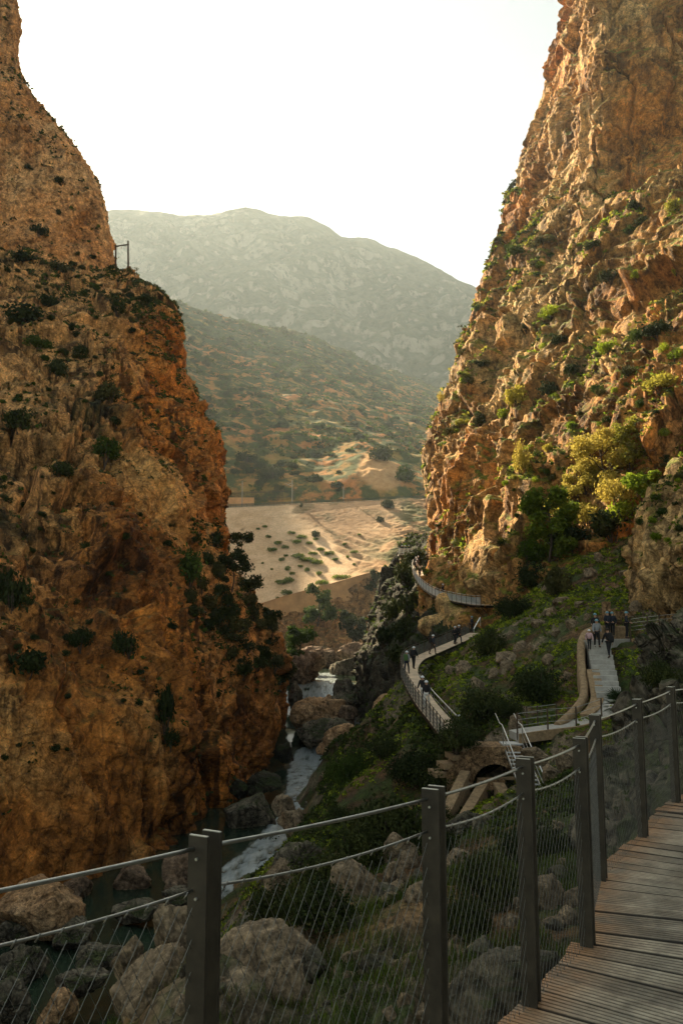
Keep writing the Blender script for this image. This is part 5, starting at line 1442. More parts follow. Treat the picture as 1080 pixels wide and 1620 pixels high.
def shrub(key, label, loc, w, h, group=None, stems=True, name='shrub', cat='shrub'):
    SC[0] += 1; rng = np.random.default_rng(1000 + SC[0])
    var = SHRUB[key]; fo, st = var[SC[0] % len(var)]
    root = thing(name, label, cat, loc, rng.uniform(0, 6.28), group)
    root.scale = (w / 1.75, w / 1.75, h / 1.15)
    add_mesh('foliage', fo, root)
    if stems: add_mesh('stems', st, root)
    return root
def pshrub(key, label, px, py, wpx, hpx=None, group=None, surf=None, stems=True, sink=.12, name='shrub', cat='shrub'):
    """a shrub seen at (px,py) = its middle; rooted where its foot is seen"""
    hpx = hpx or wpx * .8
    h = hit(px, py + hpx * .38, surf)
    if h is None: return None
    m = h[0][1] / F; L = h[0].copy(); L[2] -= sink * hpx * m
    return shrub(key, label, L, wpx * m, hpx * m * 1.1, group, stems, name, cat)

LC = [cliff_left, cliff_left_upper]; RC = [cliff_right, cliff_buttress]
# left cliff, the ones a viewer could name
for px, py, w, h, k, lab in ((38, 492, 72, 44, 'dark', 'wide dark shrub at the upper left of the rubble slope'), (76, 474, 44, 30, 'dark', 'dark shrub right beside the widest shrub of the rubble slope'), (62, 362, 34, 30, 'dark', 'dark shrub clinging to the foot of the upper cliff'),
    (40, 404, 46, 24, 'dark', 'low dark shrub below the foot of the upper cliff'), (92, 420, 46, 24, 'olive', 'low shrub on the slope left of the power pole'), (233, 470, 30, 22, 'dark', 'round dark shrub on the ridge crest below the power pole'), (186, 482, 34, 32, 'dark', 'dark shrub on the slope just under the crest'),
    (90, 577, 44, 42, 'dark', 'dense round shrub in the middle of the rubble slope'), (28, 656, 50, 44, 'dark', 'dark shrub at the left edge halfway down the slope'), (174, 616, 50, 44, 'olive', 'olive shrub at the edge where the slope meets the orange wall'),
    (166, 706, 54, 50, 'green', 'large leafy shrub below the cave on the orange wall'), (97, 738, 50, 36, 'dark', 'flat dark shrub left of the large leafy one'), (127, 551, 34, 24, 'dark', 'small dark shrub above the dense round one'), (184, 664, 24, 20, 'dark', 'small shrub beside the cave'),
    (58, 540, 60, 30, 'green', 'patch of fresh green plants on the rubble slope'), (298, 893, 62, 70, 'green', 'big green shrub in the niche near the end of the orange cliff'), (338, 850, 40, 36, 'dark', 'dark shrub above the big niche shrub'), (46, 1042, 72, 56, 'dark', 'broad dark shrub at the left edge low on the orange cliff'),
    (18, 930, 60, 90, 'dark', 'tall dark growth in the shaded recess at the left edge'), (262, 1108, 40, 90, 'dark', 'long dark curtain of plants hanging down the orange wall'), (270, 1160, 34, 40, 'dark', 'dark plants at the lower end of the hanging curtain'), (128, 1004, 44, 40, 'dark', 'dark shrub on the lower orange wall'),
    (200, 1016, 46, 50, 'dark', 'dark ivy patch right of the lower wall shrub'), (205, 466 , 24, 16, 'dark', 'small shrub between the pole and the crest shrub'), (44, 262, 16, 12, 'dark', 'tiny shrub high on the upper cliff'), (96, 285, 28, 16, 'olive', 'olive shrub high on the upper cliff'), (92, 334, 14, 14, 'dark', 'tiny dark shrub low on the upper cliff')):
    pshrub(k, lab, px, py, w, h, 'shrubs on the left cliff', LC)
# a dense thicket on the cliff end
rng = np.random.default_rng(77)
for px, py in ((385, 905), (350, 930), (395, 945), (330, 950), (365, 965), (410, 985), (350, 995), (425, 1010), (390, 1020), (330, 985), (375, 880), (405, 870), (435, 1040), (300, 940), (440, 1070), (320, 920), (420, 950), (360, 1030), (408, 1045), (430, 985), (345, 900), (360, 945), (345, 970), (380, 985), (400, 965), (372, 1005), (415, 1030), (395, 920), (325, 880), (448, 1055), (455, 1090), (400, 895), (310, 965), (385, 1055), (425, 970)):
    pshrub('dark' if rng.random() < .6 else 'olive', 'dark shrub in the thicket covering the end of the orange cliff', px, py, rng.uniform(26, 52), rng.uniform(22, 40), 'thicket on the end of the orange cliff', LC)
n = 0
while n < 70:                                             # small ones all over the slope
    px, py = rng.uniform(0, 300), rng.uniform(395, 800)
    if px > 60 + (800 - py) * .55 or px > 290: continue
    h = hit(px, py, LC)
    if h is None or h[1][2] < .25: continue
    w = rng.uniform(8, 20); pshrub(rng.choice(['dark', 'olive', 'dark', 'green']), 'small dark tussock among the rocks of the rubble slope', px, py, w, w * .75, 'small tussocks on the rubble slope', LC, False, .12, 'tussock', 'tussock'); n += 1
n = 0
while n < 45:
    px, py = rng.uniform(0, 440), rng.uniform(760, 1200)
    h = hit(px, py, LC)
    if h is None: continue
    w = rng.uniform(8, 20); pshrub('dark', 'small dark plant rooted in a crack of the orange cliff', px, py, w, w * .8, 'small plants on the orange cliff', LC, False, .12, 'crack_plant', 'plant'); n += 1
# right cliff
for px, py, w, h, k, lab in ((818, 622, 50, 46, 'yellow', 'yellow green shrub on the ledge above the shaded wall'), (868, 612, 40, 34, 'dark', 'dark shrub right of the yellow ledge shrub'), (798, 652, 36, 26, 'bright', 'bright low plants below the yellow ledge shrub'), (822, 722, 44, 56, 'gold', 'golden bush standing on the lit rock above the shaded wall'),
    (884, 534, 34, 24, 'dark', 'dark shrub in the gully of the lit cliff'), (962, 545, 44, 26, 'bright', 'bright green patch on the high ledge'), (1040, 518, 70, 30, 'dark', 'broad dark shrub on the high ledge at the right edge'), (1010, 528, 40, 28, 'green', 'green shrub left of the broad high ledge shrub'),
    (1064, 322, 36, 34, 'yellow', 'yellow shrub near the top right edge'), (1000, 322, 24, 20, 'dark', 'dark shrub left of the yellow one near the top right edge'), (1014, 346, 24, 18, 'dark', 'dark shrub below the yellow one near the top right edge'), (966, 434, 46, 26, 'dark', 'dark shrub above the smooth slanting slab'),
    (938, 385, 40, 18, 'dark', 'low shrub strip in the overhang shade'), (995, 362, 30, 18, 'green', 'green shrub below the orange overhang'), (860, 378, 44, 20, 'olive', 'olive shrub on the shoulder of the cliff edge'), (815, 396, 40, 24, 'green', 'green shrub on the rounded shoulder of the cliff edge'),
    (832, 514, 30, 20, 'dark', 'dark shrub left of the gully shrub'), (872, 492, 56, 18, 'bright', 'bright grassy strip on a slanting ledge'), (1040, 602, 60, 34, 'yellow', 'yellow green growth on the ledge at the right edge'), (1066, 560, 40, 26, 'bright', 'bright plants on the upper right ledge'),
    (995, 585, 36, 24, 'olive', 'olive shrub on the middle ledge'), (905, 580, 30, 26, 'dark', 'dark hole filling shrub in the lit cliff'), (1070, 425, 24, 18, 'bright', 'bright shrub on the smooth slab at the right edge'), (1006, 433, 24, 20, 'bright', 'small bright shrub beside the dark slab shrub'), (760, 662, 40, 24, 'olive', 'olive growth near the left edge of the lit cliff'),
    (740, 600, 24, 18, 'olive', 'tiny shrub on the left edge of the cliff'), (698, 630, 20, 20, 'gold', 'dry golden plant on the lower left edge of the cliff')):
    pshrub(k, lab, px, py, w, h, 'shrubs on the right cliff', RC)
n = 0
while n < 90:
    px, py = rng.uniform(700, 1080), rng.uniform(340, 860)
    h = hit(px, py, RC)
    if h is None or h[1][2] < .3 or (px < 780 and py > 700) or float(fbm(h[0][None] / 14, 3, 8)[0]) < .02: continue
    w = rng.uniform(9, 26); pshrub(rng.choice(['yellow', 'bright', 'olive', 'dark', 'green', 'olive']), 'small plant growing on a ledge of the right cliff', px, py, w, w * .7, 'small plants on the ledges of the right cliff', RC, False, .12, 'ledge_plant', 'plant'); n += 1

# ------------------------------------------------------------------ trees
def tree(name, label, loc, h, w, leafmat, seed, leaf=.16, n=2600, trunk_r=.12, lean=0.0, group=None, tall=1.0, bare=.25):
    rng = np.random.default_rng(seed)
    root = thing(name, label, 'tree', loc, 0, group)
    mb = MB(); tips = []
    top = np.array([lean * h, 0, h * .7])
    ks = spline([(0, 0, -.6), (lean * h * .3 + .05 * h, .03 * h, h * .3), top], 5)
    mb.tube(ks, np.linspace(trunk_r, trunk_r * .35, len(ks)), 7)
    for i in range(11):
        f = rng.uniform(bare, .95); b = ks[int(f * (len(ks) - 1))]; a = i * 2.4 + rng.uniform(-.4, .4); L = w * .5 * rng.uniform(.55, 1.0) * (1.1 - .45 * f)
        e = b + np.array([math.cos(a) * L, math.sin(a) * L, h * rng.uniform(.10, .32) * tall])
        m_ = (b + e) / 2 + np.array([0, 0, -.04 * h])
        mb.tube(spline([b, m_, e], 3), np.linspace(trunk_r * .4, trunk_r * .1, 7), 5)
        tips += [e, m_ * .4 + e * .6]
        for q in range(2):
            a2 = a + rng.uniform(-1.2, 1.2); e2 = m_ + np.array([math.cos(a2), math.sin(a2), rng.uniform(.3, 1.1)]) * L * .6
            mb.tube([m_, e2], [trunk_r * .18, trunk_r * .05], 4); tips.append(e2)
    tips.append(top)
    mb.build('trunk', M['bark'], root, True)
    tips = np.array(tips); k = rng.integers(0, len(tips), n)
    rr = rng.uniform(.09, .17, len(tips)) * (w + h) * .5
    d = rng.standard_normal((n, 3)); d /= np.linalg.norm(d, axis=1)[:, None]
    p = tips[k] + d * (rr[k] * (.35 + .65 * rng.random(n)))[:, None] * np.array([1, 1, .8])
    V, Fq = leaf_quads(p, d, leaf, rng)
    add_mesh('crown', mesh_np('crown', V, Fq, M[leafmat], False), root)
    return root
def ptree(name, label, px, py, hpx, wpx, mat, seed, surf=None, Y=None, **k):
    """foot of the tree at (px,py)"""
    if Y is None:
        h = hit(px, py, surf); L = h[0] if h else P(px, py, 138); Y = L[1]
    else: L = P(px, py, Y)
    return tree(name, label, L, hpx * Y / F, wpx * Y / F, mat, seed, **k)
ptree('tree', 'tall golden tree in the sun under the cliff', 950, 800, 150, 110, 'leaf_gold', 1, Y=84, leaf=.2, n=6500, trunk_r=.16, bare=.1)
ptree('tree', 'slender yellow green tree behind the tall golden one', 992, 770, 125, 56, 'leaf_yellow', 2, Y=82, leaf=.2, n=2600, tall=1.6)
ptree('tree', 'low golden tree left of the tall one', 912, 800, 90, 70, 'leaf_gold', 8, Y=86, leaf=.2, n=2600)
ptree('tree', 'bright green bushy tree beside the overhanging buttress', 1012, 812, 78, 70, 'leaf_bright', 3, Y=76, leaf=.26, n=2200, trunk_r=.1)
ptree('tree', 'large green tree with its top in the sun left of the golden trees', 868, 880, 118, 104, 'leaf_fig', 4, Y=82, leaf=.27, n=6500, trunk_r=.15, bare=.0)
ptree('pine_tree', 'dark umbrella pine on the cliff end above the thicket', 366, 935, 78, 60, 'leaf_dark', 5, LC, leaf=.22, n=2600, trunk_r=.14, bare=.5)
ptree('pine_tree', 'small dark pine sprouting from the cliff end at the embankment', 380, 880, 44, 54, 'leaf_dark', 6, LC, leaf=.24, n=1500, trunk_r=.1, bare=.45)
ptree('pine_tree', 'small pine leaning out from the cliff edge against the sky', 814, 322, 40, 22, 'leaf_dark', 7, None, Y=183, leaf=.32, n=800, trunk_r=.12, lean=-.12, bare=.3)
ptree('tree', 'round green tree in front of the retaining wall', 502, 988, 72, 54, 'leaf_green', 11, None, Y=246, leaf=.5, n=4200, trunk_r=.3, bare=.1)
ptree('tree', 'dark bushy tree on the far bank above the pool', 556, 1022, 62, 58, 'leaf_dark', 12, None, Y=236, leaf=.5, n=3600, trunk_r=.3, bare=.1)
ptree('tree', 'green bushy tree at the tip of the orange cliff above the river', 472, 1042, 58, 52, 'leaf_green', 13, None, Y=188, leaf=.42, n=3600, trunk_r=.25, bare=.1)
ptree('tree', 'small dark tree at the right end of the retaining wall', 598, 940, 44, 34, 'leaf_dark', 14, None, Y=262, leaf=.5, n=1800, trunk_r=.25, bare=.1)

# shade shrubs below the golden trees and over the dark slope; foreground bushes
for px, py, w, h, k, lab in ((976, 770, 70, 60, 'gold', 'golden bush filling the gap between the tall and the slender tree'), (926, 760, 64, 56, 'gold', 'golden bush leaning on the left side of the tall golden tree'), (884, 800, 60, 46, 'yellow', 'yellow green bush above the large green tree'), (990, 800, 60, 44, 'bright', 'bright green bush below the slender tree'), (838, 868, 70, 60, 'fig', 'sunlit green bush at the left foot of the large green tree'), (884, 858, 76, 64, 'fig', 'sunlit green bush at the right foot of the large green tree'), (848, 838, 50, 44, 'fig', 'bright green bush against the cliff behind the large green tree'), (928, 812, 60, 44, 'gold', 'golden bush at the foot of the tall golden tree'), (846, 905, 70, 60, 'fine_dark', 'dark shrub below the large green tree'), (905, 846, 80, 50, 'dark', 'dark undergrowth bush below the golden trees'), (968, 826, 80, 56, 'dark', 'dark undergrowth bush beside the buttress'), (882, 916, 64, 58, 'olive', 'greyish shrub at the head of the grassy slope'),
    (812, 958, 66, 50, 'fine_dark', 'dark shrub at the cliff foot above the slope'), (778, 1012, 70, 60, 'fine_dark', 'dark shrub hanging over the end of the bending boardwalk'), (850, 1078, 100, 76, 'fine_dark', 'large dark bush on the slope left of the curved wall'), (760, 1112, 96, 80, 'fine_dark', 'large dark bush inside the bend of the boardwalk'),
    (1040, 1062, 76, 56, 'fine_dark', 'large dark shrub right of the concrete steps'), (735, 1150, 70, 64, 'fine_dark', 'dark bush hiding the near end of the bending boardwalk'), (548, 1212, 84, 74, 'fine_green', 'green bush growing over the pale slab in the river'), (655, 1208, 100, 66, 'fine_dark', 'dark shrub below the near end of the boardwalk'),
    (608, 1182, 70, 50, 'fine_dark', 'dark shrub under the tan boulder'), (710, 1232, 90, 60, 'fine_dark', 'bluish dark shrub left of the culvert'), (620, 1305, 170, 130, 'fine_dark', 'big dark bush in the hollow left of the culvert'), (575, 1340, 120, 100, 'fine_dark', 'dark bush below the tan ledge'), (540, 1290, 60, 40, 'fine_dark', 'dark bush on the right bank'),
    (420, 1345, 90, 56, 'fine_dark', 'dark bush on the crest before the white run'), (520, 1385, 150, 110, 'fine_dark', 'dark bush below the pale crest rock'), (440, 1430, 110, 80, 'fine_dark', 'dark bush behind the tilted slab'), (510, 1430, 140, 90, 'fine_dark', 'dark bush between the tilted slab and the leaning rock'),
    (770, 1390, 120, 130, 'fine_dark', 'big dark bush in the shade between the second and third posts'), (735, 1450, 90, 90, 'fine_dark', 'dark bush low behind the second post'), (870, 1330, 70, 70, 'fine_dark', 'dark bush below the metal stair'), (820, 1340, 70, 80, 'fine_dark', 'dark bush at the foot of the metal stair'), (690, 1330, 70, 50, 'fine_dark', 'dark bush before the culvert wing walls'),
    (1000, 870, 50, 40, 'dark', 'dark shrub at the foot of the buttress'), (690, 1285, 60, 44, 'fine_dark', 'dark bush at the left wing wall'), (800, 1118, 60, 34, 'fine_dark', 'low dark shrub above the path fence'), (930, 1240, 40, 36, 'fine_dark', 'dark tuft beside the grey outcrop')):
    pshrub(k, lab, px, py, w, h, 'bushes on the lower right slope', [ground, outcrop2, cliff_right])
for px, py, w, h in ((640, 905, 44, 50), (650, 950, 50, 56), (640, 990, 48, 50), (622, 960, 44, 44), (655, 880, 36, 34), (632, 1030, 50, 40), (610, 1000, 36, 34), (668, 905, 40, 40)):
    pshrub('dark', 'dark ivy like shrub draped over the grey green outcrop', px, py, w, h, 'shrubs draped over the outcrop', [outcrop])

shrub('fine_dark', 'dark leafy bush swallowing the near end of the bending boardwalk', P(724, 1192, 43.2), 3.0, 2.3, 'bushes on the lower right slope')
# dwarf palm by the steps
def palm():
    h = hit(968, 1122, [ground, outcrop2]); c = P(978, 1122, 43.6)
    root = thing('dwarf_palm', 'dwarf fan palm with dark spiky leaves beside the foot of the steps', 'palm', c - [0, 0, .4])
    rng = np.random.default_rng(5)
    mb = MB(); mb.tube([(0, 0, -.6), (0, 0, .5)], [.16, .13], 8); mb.build('trunk', M['bark'], root)
    for i in range(34):
        a = rng.uniform(0, 6.28); el = rng.uniform(-.25, 1.35); L = rng.uniform(.65, 1.0)
        d = np.array([math.cos(a) * math.cos(el), math.sin(a) * math.cos(el), math.sin(el)]); s = np.array([-math.sin(a), math.cos(a), 0]); u = np.cross(s, d)
        b = np.array([0, 0, .5]); hub = b + d * L * .55; mb = MB(); mb.tube([b, hub], [.014, .01], 4)
        for t_ in np.linspace(-1.25, 1.25, 13):
            dd = d * math.cos(t_) + s * math.sin(t_); tip = hub + dd * L * .75 - np.array([0, 0, .12 * L]); w_ = np.cross(dd, u) * .03
            mid_ = hub + dd * L * .35
            mb.add([hub, mid_ + w_, tip, mid_ - w_], [(0, 1, 2, 3)])
        mb.build('leaf', M['palm'], root)
palm()

# ------------------------------------------------------------------ shrubs on the hillside and the embankment
n = 0
while n < 120:
    px, py = rng.uniform(240, 690), rng.uniform(490, 782)
    h = hit(px, py)
    if h is None or h[3] != 'hillside': continue
    if 540 < px < 650 and py > 725: continue
    dens = float(fbm(np.array([[px / 60, py / 40, 3.3]]), 3, 9)[0])
    if dens < -.15: continue
    w = rng.uniform(10, 30) * (.45 + .55 * (py - 480) / 300)
    m = h[0][1] / F; shrub(rng.choice(['dark', 'green', 'olive', 'dark']), 'rounded evergreen shrub on the scrubby hillside above the railway', h[0] - [0, 0, .1 * w * m], w * m, w * m * .75, 'shrubs on the hillside', False, 'hillside_shrub', 'shrub'); n += 1
for px, py, w, h, k, lab in ((613, 795, 28, 22, 'dark', 'round dark shrub at the right end of the railway'), (601, 820, 16, 14, 'dark', 'small dark shrub below the round one at the railway end'), (499, 843, 18, 16, 'dark', 'single round dark shrub in the middle of the embankment'), (477, 799, 8, 8, 'dark', 'small dark shrub on the edge of the embankment under the arm pole'),
    (640, 748, 40, 34, 'green', 'green shrub beside the scarp'), (605, 712, 44, 36, 'dark', 'large dark shrub above the scarp'), (430, 745, 44, 30, 'dark', 'dark shrub mass above the track'), (390, 722, 40, 26, 'dark', 'dark shrub beside the cliff silhouette above the track'), (630, 900, 30, 30, 'dark', 'dark shrub on the right flank of the embankment')):
    pshrub(k, lab, px, py, w, h, 'shrubs around the railway', [hillside, embankment])
for px, py, w, h in ((430, 868, 22, 8), (440, 858, 20, 8), (452, 864, 16, 7), (425, 848, 12, 6), (470, 878, 30, 10), (485, 884, 34, 10), (500, 888, 26, 9), (455, 898, 14, 9), (462, 906, 10, 7), (444, 920, 24, 10), (458, 916, 22, 11), (455, 936, 22, 10), (540, 911, 32, 9), (505, 906, 14, 8), (485, 900, 12, 8), (520, 874, 20, 8), (508, 868, 18, 7), (470, 856, 22, 8), (478, 848, 20, 8), (462, 842, 16, 6),
        (420, 832, 14, 5), (408, 836, 10, 5), (490, 858, 14, 6), (445, 884, 12, 7), (452, 878, 10, 5), (475, 895, 12, 6), (512, 920, 30, 8), (560, 892, 8, 5), (550, 880, 8, 5), (430, 900, 6, 4), (415, 890, 6, 4), (440, 946, 10, 6), (495, 874, 16, 7), (530, 884, 12, 6), (500, 852, 12, 5), (545, 860, 10, 5), (560, 872, 14, 6), (568, 845, 8, 4)):
    pshrub('tuss', 'flat green tussock on the pale embankment', px, py, w, h * 1.2, 'tussocks on the embankment', [embankment], False, .12, 'grass_tussock', 'tussock')

# ------------------------------------------------------------------ ground cover nobody could count
def verts_of(o):
    me = o.data; n = len(me.vertices); v = np.empty(n * 3, np.float32); me.vertices.foreach_get('co', v)
    q = np.empty(n * 3, np.float32); me.vertices.foreach_get('normal', q); return v.reshape(-1, 3), q.reshape(-1, 3)

def scatter(name, label, objs, count, size, mats, rng, nzmin=.3, mask=None, per=7, fit=None, up=1.0):
    Vs, Fs, ms, base = [], [], [], 0
    for o, cnt in zip(objs, count):
        v, nr = verts_of(o)
        px, py = pix(v); ok = (nr[:, 2] > nzmin) & (px > -120) & (px < 1200) & (py > -60) & (py < 1700) & (v[:, 1] > 2)
        if mask is not None: ok &= mask(v, px, py, o)
        idx = np.nonzero(ok)[0]
        if len(idx) == 0: continue
        w = np.clip(v[idx, 1] / 40, .15, 30) ** 1.0 if fit is None else fit(v[idx])
        idx = rng.choice(idx, cnt, p=w / w.sum())
        c = np.repeat(v[idx], per, 0); s = size * rng.uniform(.5, 1.4, cnt) * (np.clip(v[idx, 1] / 100, .25, 4.5) if fit is None else 1.0)
        s = np.repeat(s, per); d = rng.standard_normal((len(c), 3)); d /= np.linalg.norm(d, axis=1)[:, None]; d[:, 2] = np.abs(d[:, 2])
        p = c + d * (s * rng.uniform(.3, 1.0, len(c)))[:, None] * np.array([1, 1, .8 * up])
        V, Fq = leaf_quads(p, d, s * .55, rng)
        mi = np.repeat(rng.integers(0, len(mats), cnt), per)
        Vs.append(V); Fs.append(Fq + base); ms.append(mi); base += len(V)
    o = add_mesh(name, mesh_np(name, np.concatenate(Vs), np.concatenate(Fs), [M[m] for m in mats], False, None, np.concatenate(ms)))
    o['kind'] = 'stuff'; o['label'] = label
    return o
rs = np.random.default_rng(12)
patch = lambda v, sc, th, sd: fbm(v / sc, 3, sd) > th
scatter('scrub', 'low dark scrub among the rocks of the left cliff', [cliff_left, cliff_left_upper], (9000, 900), .42, ['leaf_dark', 'leaf_olive', 'leaf_green'], rs, .3, lambda v, px, py, o: patch(v, 9, .02, 5) & ((py < 640 + px * -.2 + 260) | (patch(v, 6, .25, 6))))
scatter('cliff_plants', 'dark ivy and plants clinging to the lower orange cliff', [cliff_left], (3600,), .45, ['leaf_dark', 'leaf_dark', 'leaf_green'], rs, -.25, lambda v, px, py, o: ((px > 300) & (px < 470) & (py > 820) & (py < 1100) & patch(v, 5, .1, 3)) | ((py > 820) & patch(v, 11, .36, 4)))
scatter('ledge_plants', 'grass and low plants on the ledges of the right cliff', [cliff_right, cliff_buttress], (9500, 700), .40, ['leaf_bright', 'leaf_yellow', 'leaf_olive', 'leaf_green'], rs, .4, lambda v, px, py, o: patch(v, 14, .12, 8) & (py > 300))
scatter('hill_scrub', 'unbroken low scrub covering the hillside', [hillside], (11500,), .46, ['leaf_green', 'leaf_olive', 'leaf_green', 'leaf_dark'], rs, .2, lambda v, px, py, o: patch(v, 22, .02 , 9) & ~((px > 540) & (px < 660) & (py > 728)), fit=None, per=9)
scatter('outcrop_plants', 'ivy and low plants over the grey outcrops', [outcrop, outcrop2], (2600, 500), .35, ['leaf_dark', 'leaf_green'], rs, .25, lambda v, px, py, o: patch(v, 6, .0, 4))
scatter('slope_plants', 'leafy green ground cover on the right slope', [ground], (30000,), .36, ['leaf_green', 'leaf_fig', 'leaf_bright', 'leaf_bright', 'leaf_fig'], rs, .2, lambda v, px, py, o: patch(v, 5, -.2, 14) & (v[:, 2] > -17.5 + 3 * sstep(60, 75, v[:, 1])) & (v[:, 1] > 25), per=6)
scatter('undergrowth', 'dark shaded undergrowth on the slope below the boardwalks', [ground], (15000,), .44, ['leaf_dark', 'leaf_dark', 'leaf_green'], rs, .1, lambda v, px, py, o: patch(v, 7, .0, 15) & (v[:, 2] > -18 + 3.5 * sstep(60, 75, v[:, 1])) & (v[:, 1] > 12) & (py > 1090) & ((px < 790) | (py > 1210)), per=8)

def grass(name, label, n, ymin, ymax, hgt, mats, rng, th, seed):
    v, nr = verts_of(ground); px, py = pix(v)
    ok = (v[:, 1] > ymin) & (v[:, 1] < ymax) & (nr[:, 2] > .35) & (fbm(v / 1.6, 3, seed) > th) & (px > 100) & (px < 1150) & (py < 1660) & (v[:, 2] > -12)
    idx = rng.choice(np.nonzero(ok)[0], n // 6)
    c = np.repeat(v[idx], 6, 0) + rng.standard_normal((len(idx) * 6, 3)) * [.05, .05, .01]
    m = len(c); a = rng.uniform(0, 6.28, m); ln = hgt * rng.uniform(.5, 1.3, m)
    lean = np.stack([np.cos(a), np.sin(a), np.zeros(m)], -1) * (ln * rng.uniform(.15, .8, m))[:, None]
    side = np.stack([-np.sin(a), np.cos(a), np.zeros(m)], -1) * (hgt * .035)
    mid_ = c + lean * .35 + np.array([0, 0, 1.0]) * (ln * .6)[:, None]; tip = c + lean + np.array([0, 0, 1.0]) * (ln * .85)[:, None]
    V = np.stack([c - side, c + side, mid_ + side * .8, mid_ - side * .8, tip + side * .1, tip - side * .1], 1).reshape(-1, 3)
    b = np.arange(m)[:, None] * 6; Fq = np.concatenate([b + [0, 1, 2, 3], b + [3, 2, 4, 5]])
    mi = np.tile(rng.integers(0, len(mats), m), 2)
    o = add_mesh(name, mesh_np(name, V, Fq, [M[q] for q in mats], False, None, mi)); o['kind'] = 'stuff'; o['label'] = label
grass('grass', 'fresh green grass between the foreground rocks', 36000, 5, 30, .13, ['grass', 'leaf_green', 'leaf_green', 'leaf_olive'], rs, .08, 61)
# ------------------------------------------------------------------ people
M['skin'] = flat_mat('skin', (0.42, 0.24, 0.16), .6, 0, .05, 3)
for nm_, c_ in (('cloth_black', (0.012, 0.012, 0.014)), ('cloth_navy', (0.018, 0.022, 0.035)), ('cloth_grey', (0.22, 0.23, 0.24)), ('cloth_white', (0.6, 0.58, 0.54)), ('cloth_pink', (0.55, 0.36, 0.38)),
                ('cloth_green', (0.06, 0.12, 0.035)), ('cloth_brown', (0.07, 0.045, 0.03)), ('helmet_white', (0.7, 0.72, 0.74)), ('helmet_blue', (0.12, 0.28, 0.34)), ('hair', (0.025, 0.016, 0.01))):
    M[nm_] = flat_mat(nm_, c_, .45 if 'helmet' in nm_ else .85, 0, .1, 6)

def skin_mesh(name, pts, edges, rad, mat, root=0, sub=1):
    me = bpy.data.meshes.new(name); me.from_pydata([tuple(map(float, p)) for p in pts], edges, [])
    ob = bpy.data.objects.new(name, me); COL.objects.link(ob)
    ob.modifiers.new('skin', 'SKIN')
    for i, r in enumerate(rad):
        v = me.skin_vertices[0].data[i]; v.radius = (r, r) if not isinstance(r, tuple) else r; v.use_root = (i == root)
    sb = ob.modifiers.new('sub', 'SUBSURF'); sb.levels = sub; sb.render_levels = sub
    dg = bpy.context.evaluated_depsgraph_get(); out = bpy.data.meshes.new_from_object(ob.evaluated_get(dg))
    bpy.data.objects.remove(ob); out.name = name; out.materials.clear(); out.materials.append(mat)
    out.polygons.foreach_set('use_smooth', np.full(len(out.polygons), True, bool)); return out

def pose(stride, arm, lean, bend=0.0):
    """joints of a 1.75 m figure facing +Y"""
    J = {}
    J['pel'] = (0, 0, .96); J['wai'] = (0, .02 * lean, 1.10); J['che'] = (0, .06 * lean, 1.30); J['nec'] = (0, .10 * lean, 1.47); J['hed'] = (0, .13 * lean + .01, 1.60); J['top'] = (0, .12 * lean, 1.70)
    for s, n in ((-1, 'l'), (1, 'r')):
        f = stride * s
        J['hip' + n] = (.09 * s, 0, .92); J['kne' + n] = (.10 * s, .22 * f + .04, .50); J['ank' + n] = (.10 * s, .34 * f - .02, .09 + .05 * max(0, -f)); J['toe' + n] = (.115 * s, .34 * f + .15, .035)
        y = .10 * lean
        J['sho' + n] = (.185 * s, y - .01, 1.41); J['elb' + n] = (.25 * s, y - .02 - .20 * f * arm, 1.13); J['wri' + n] = (.245 * s, y + .12 - .26 * f * arm + bend * .16, .90 + bend * .28)
    return J

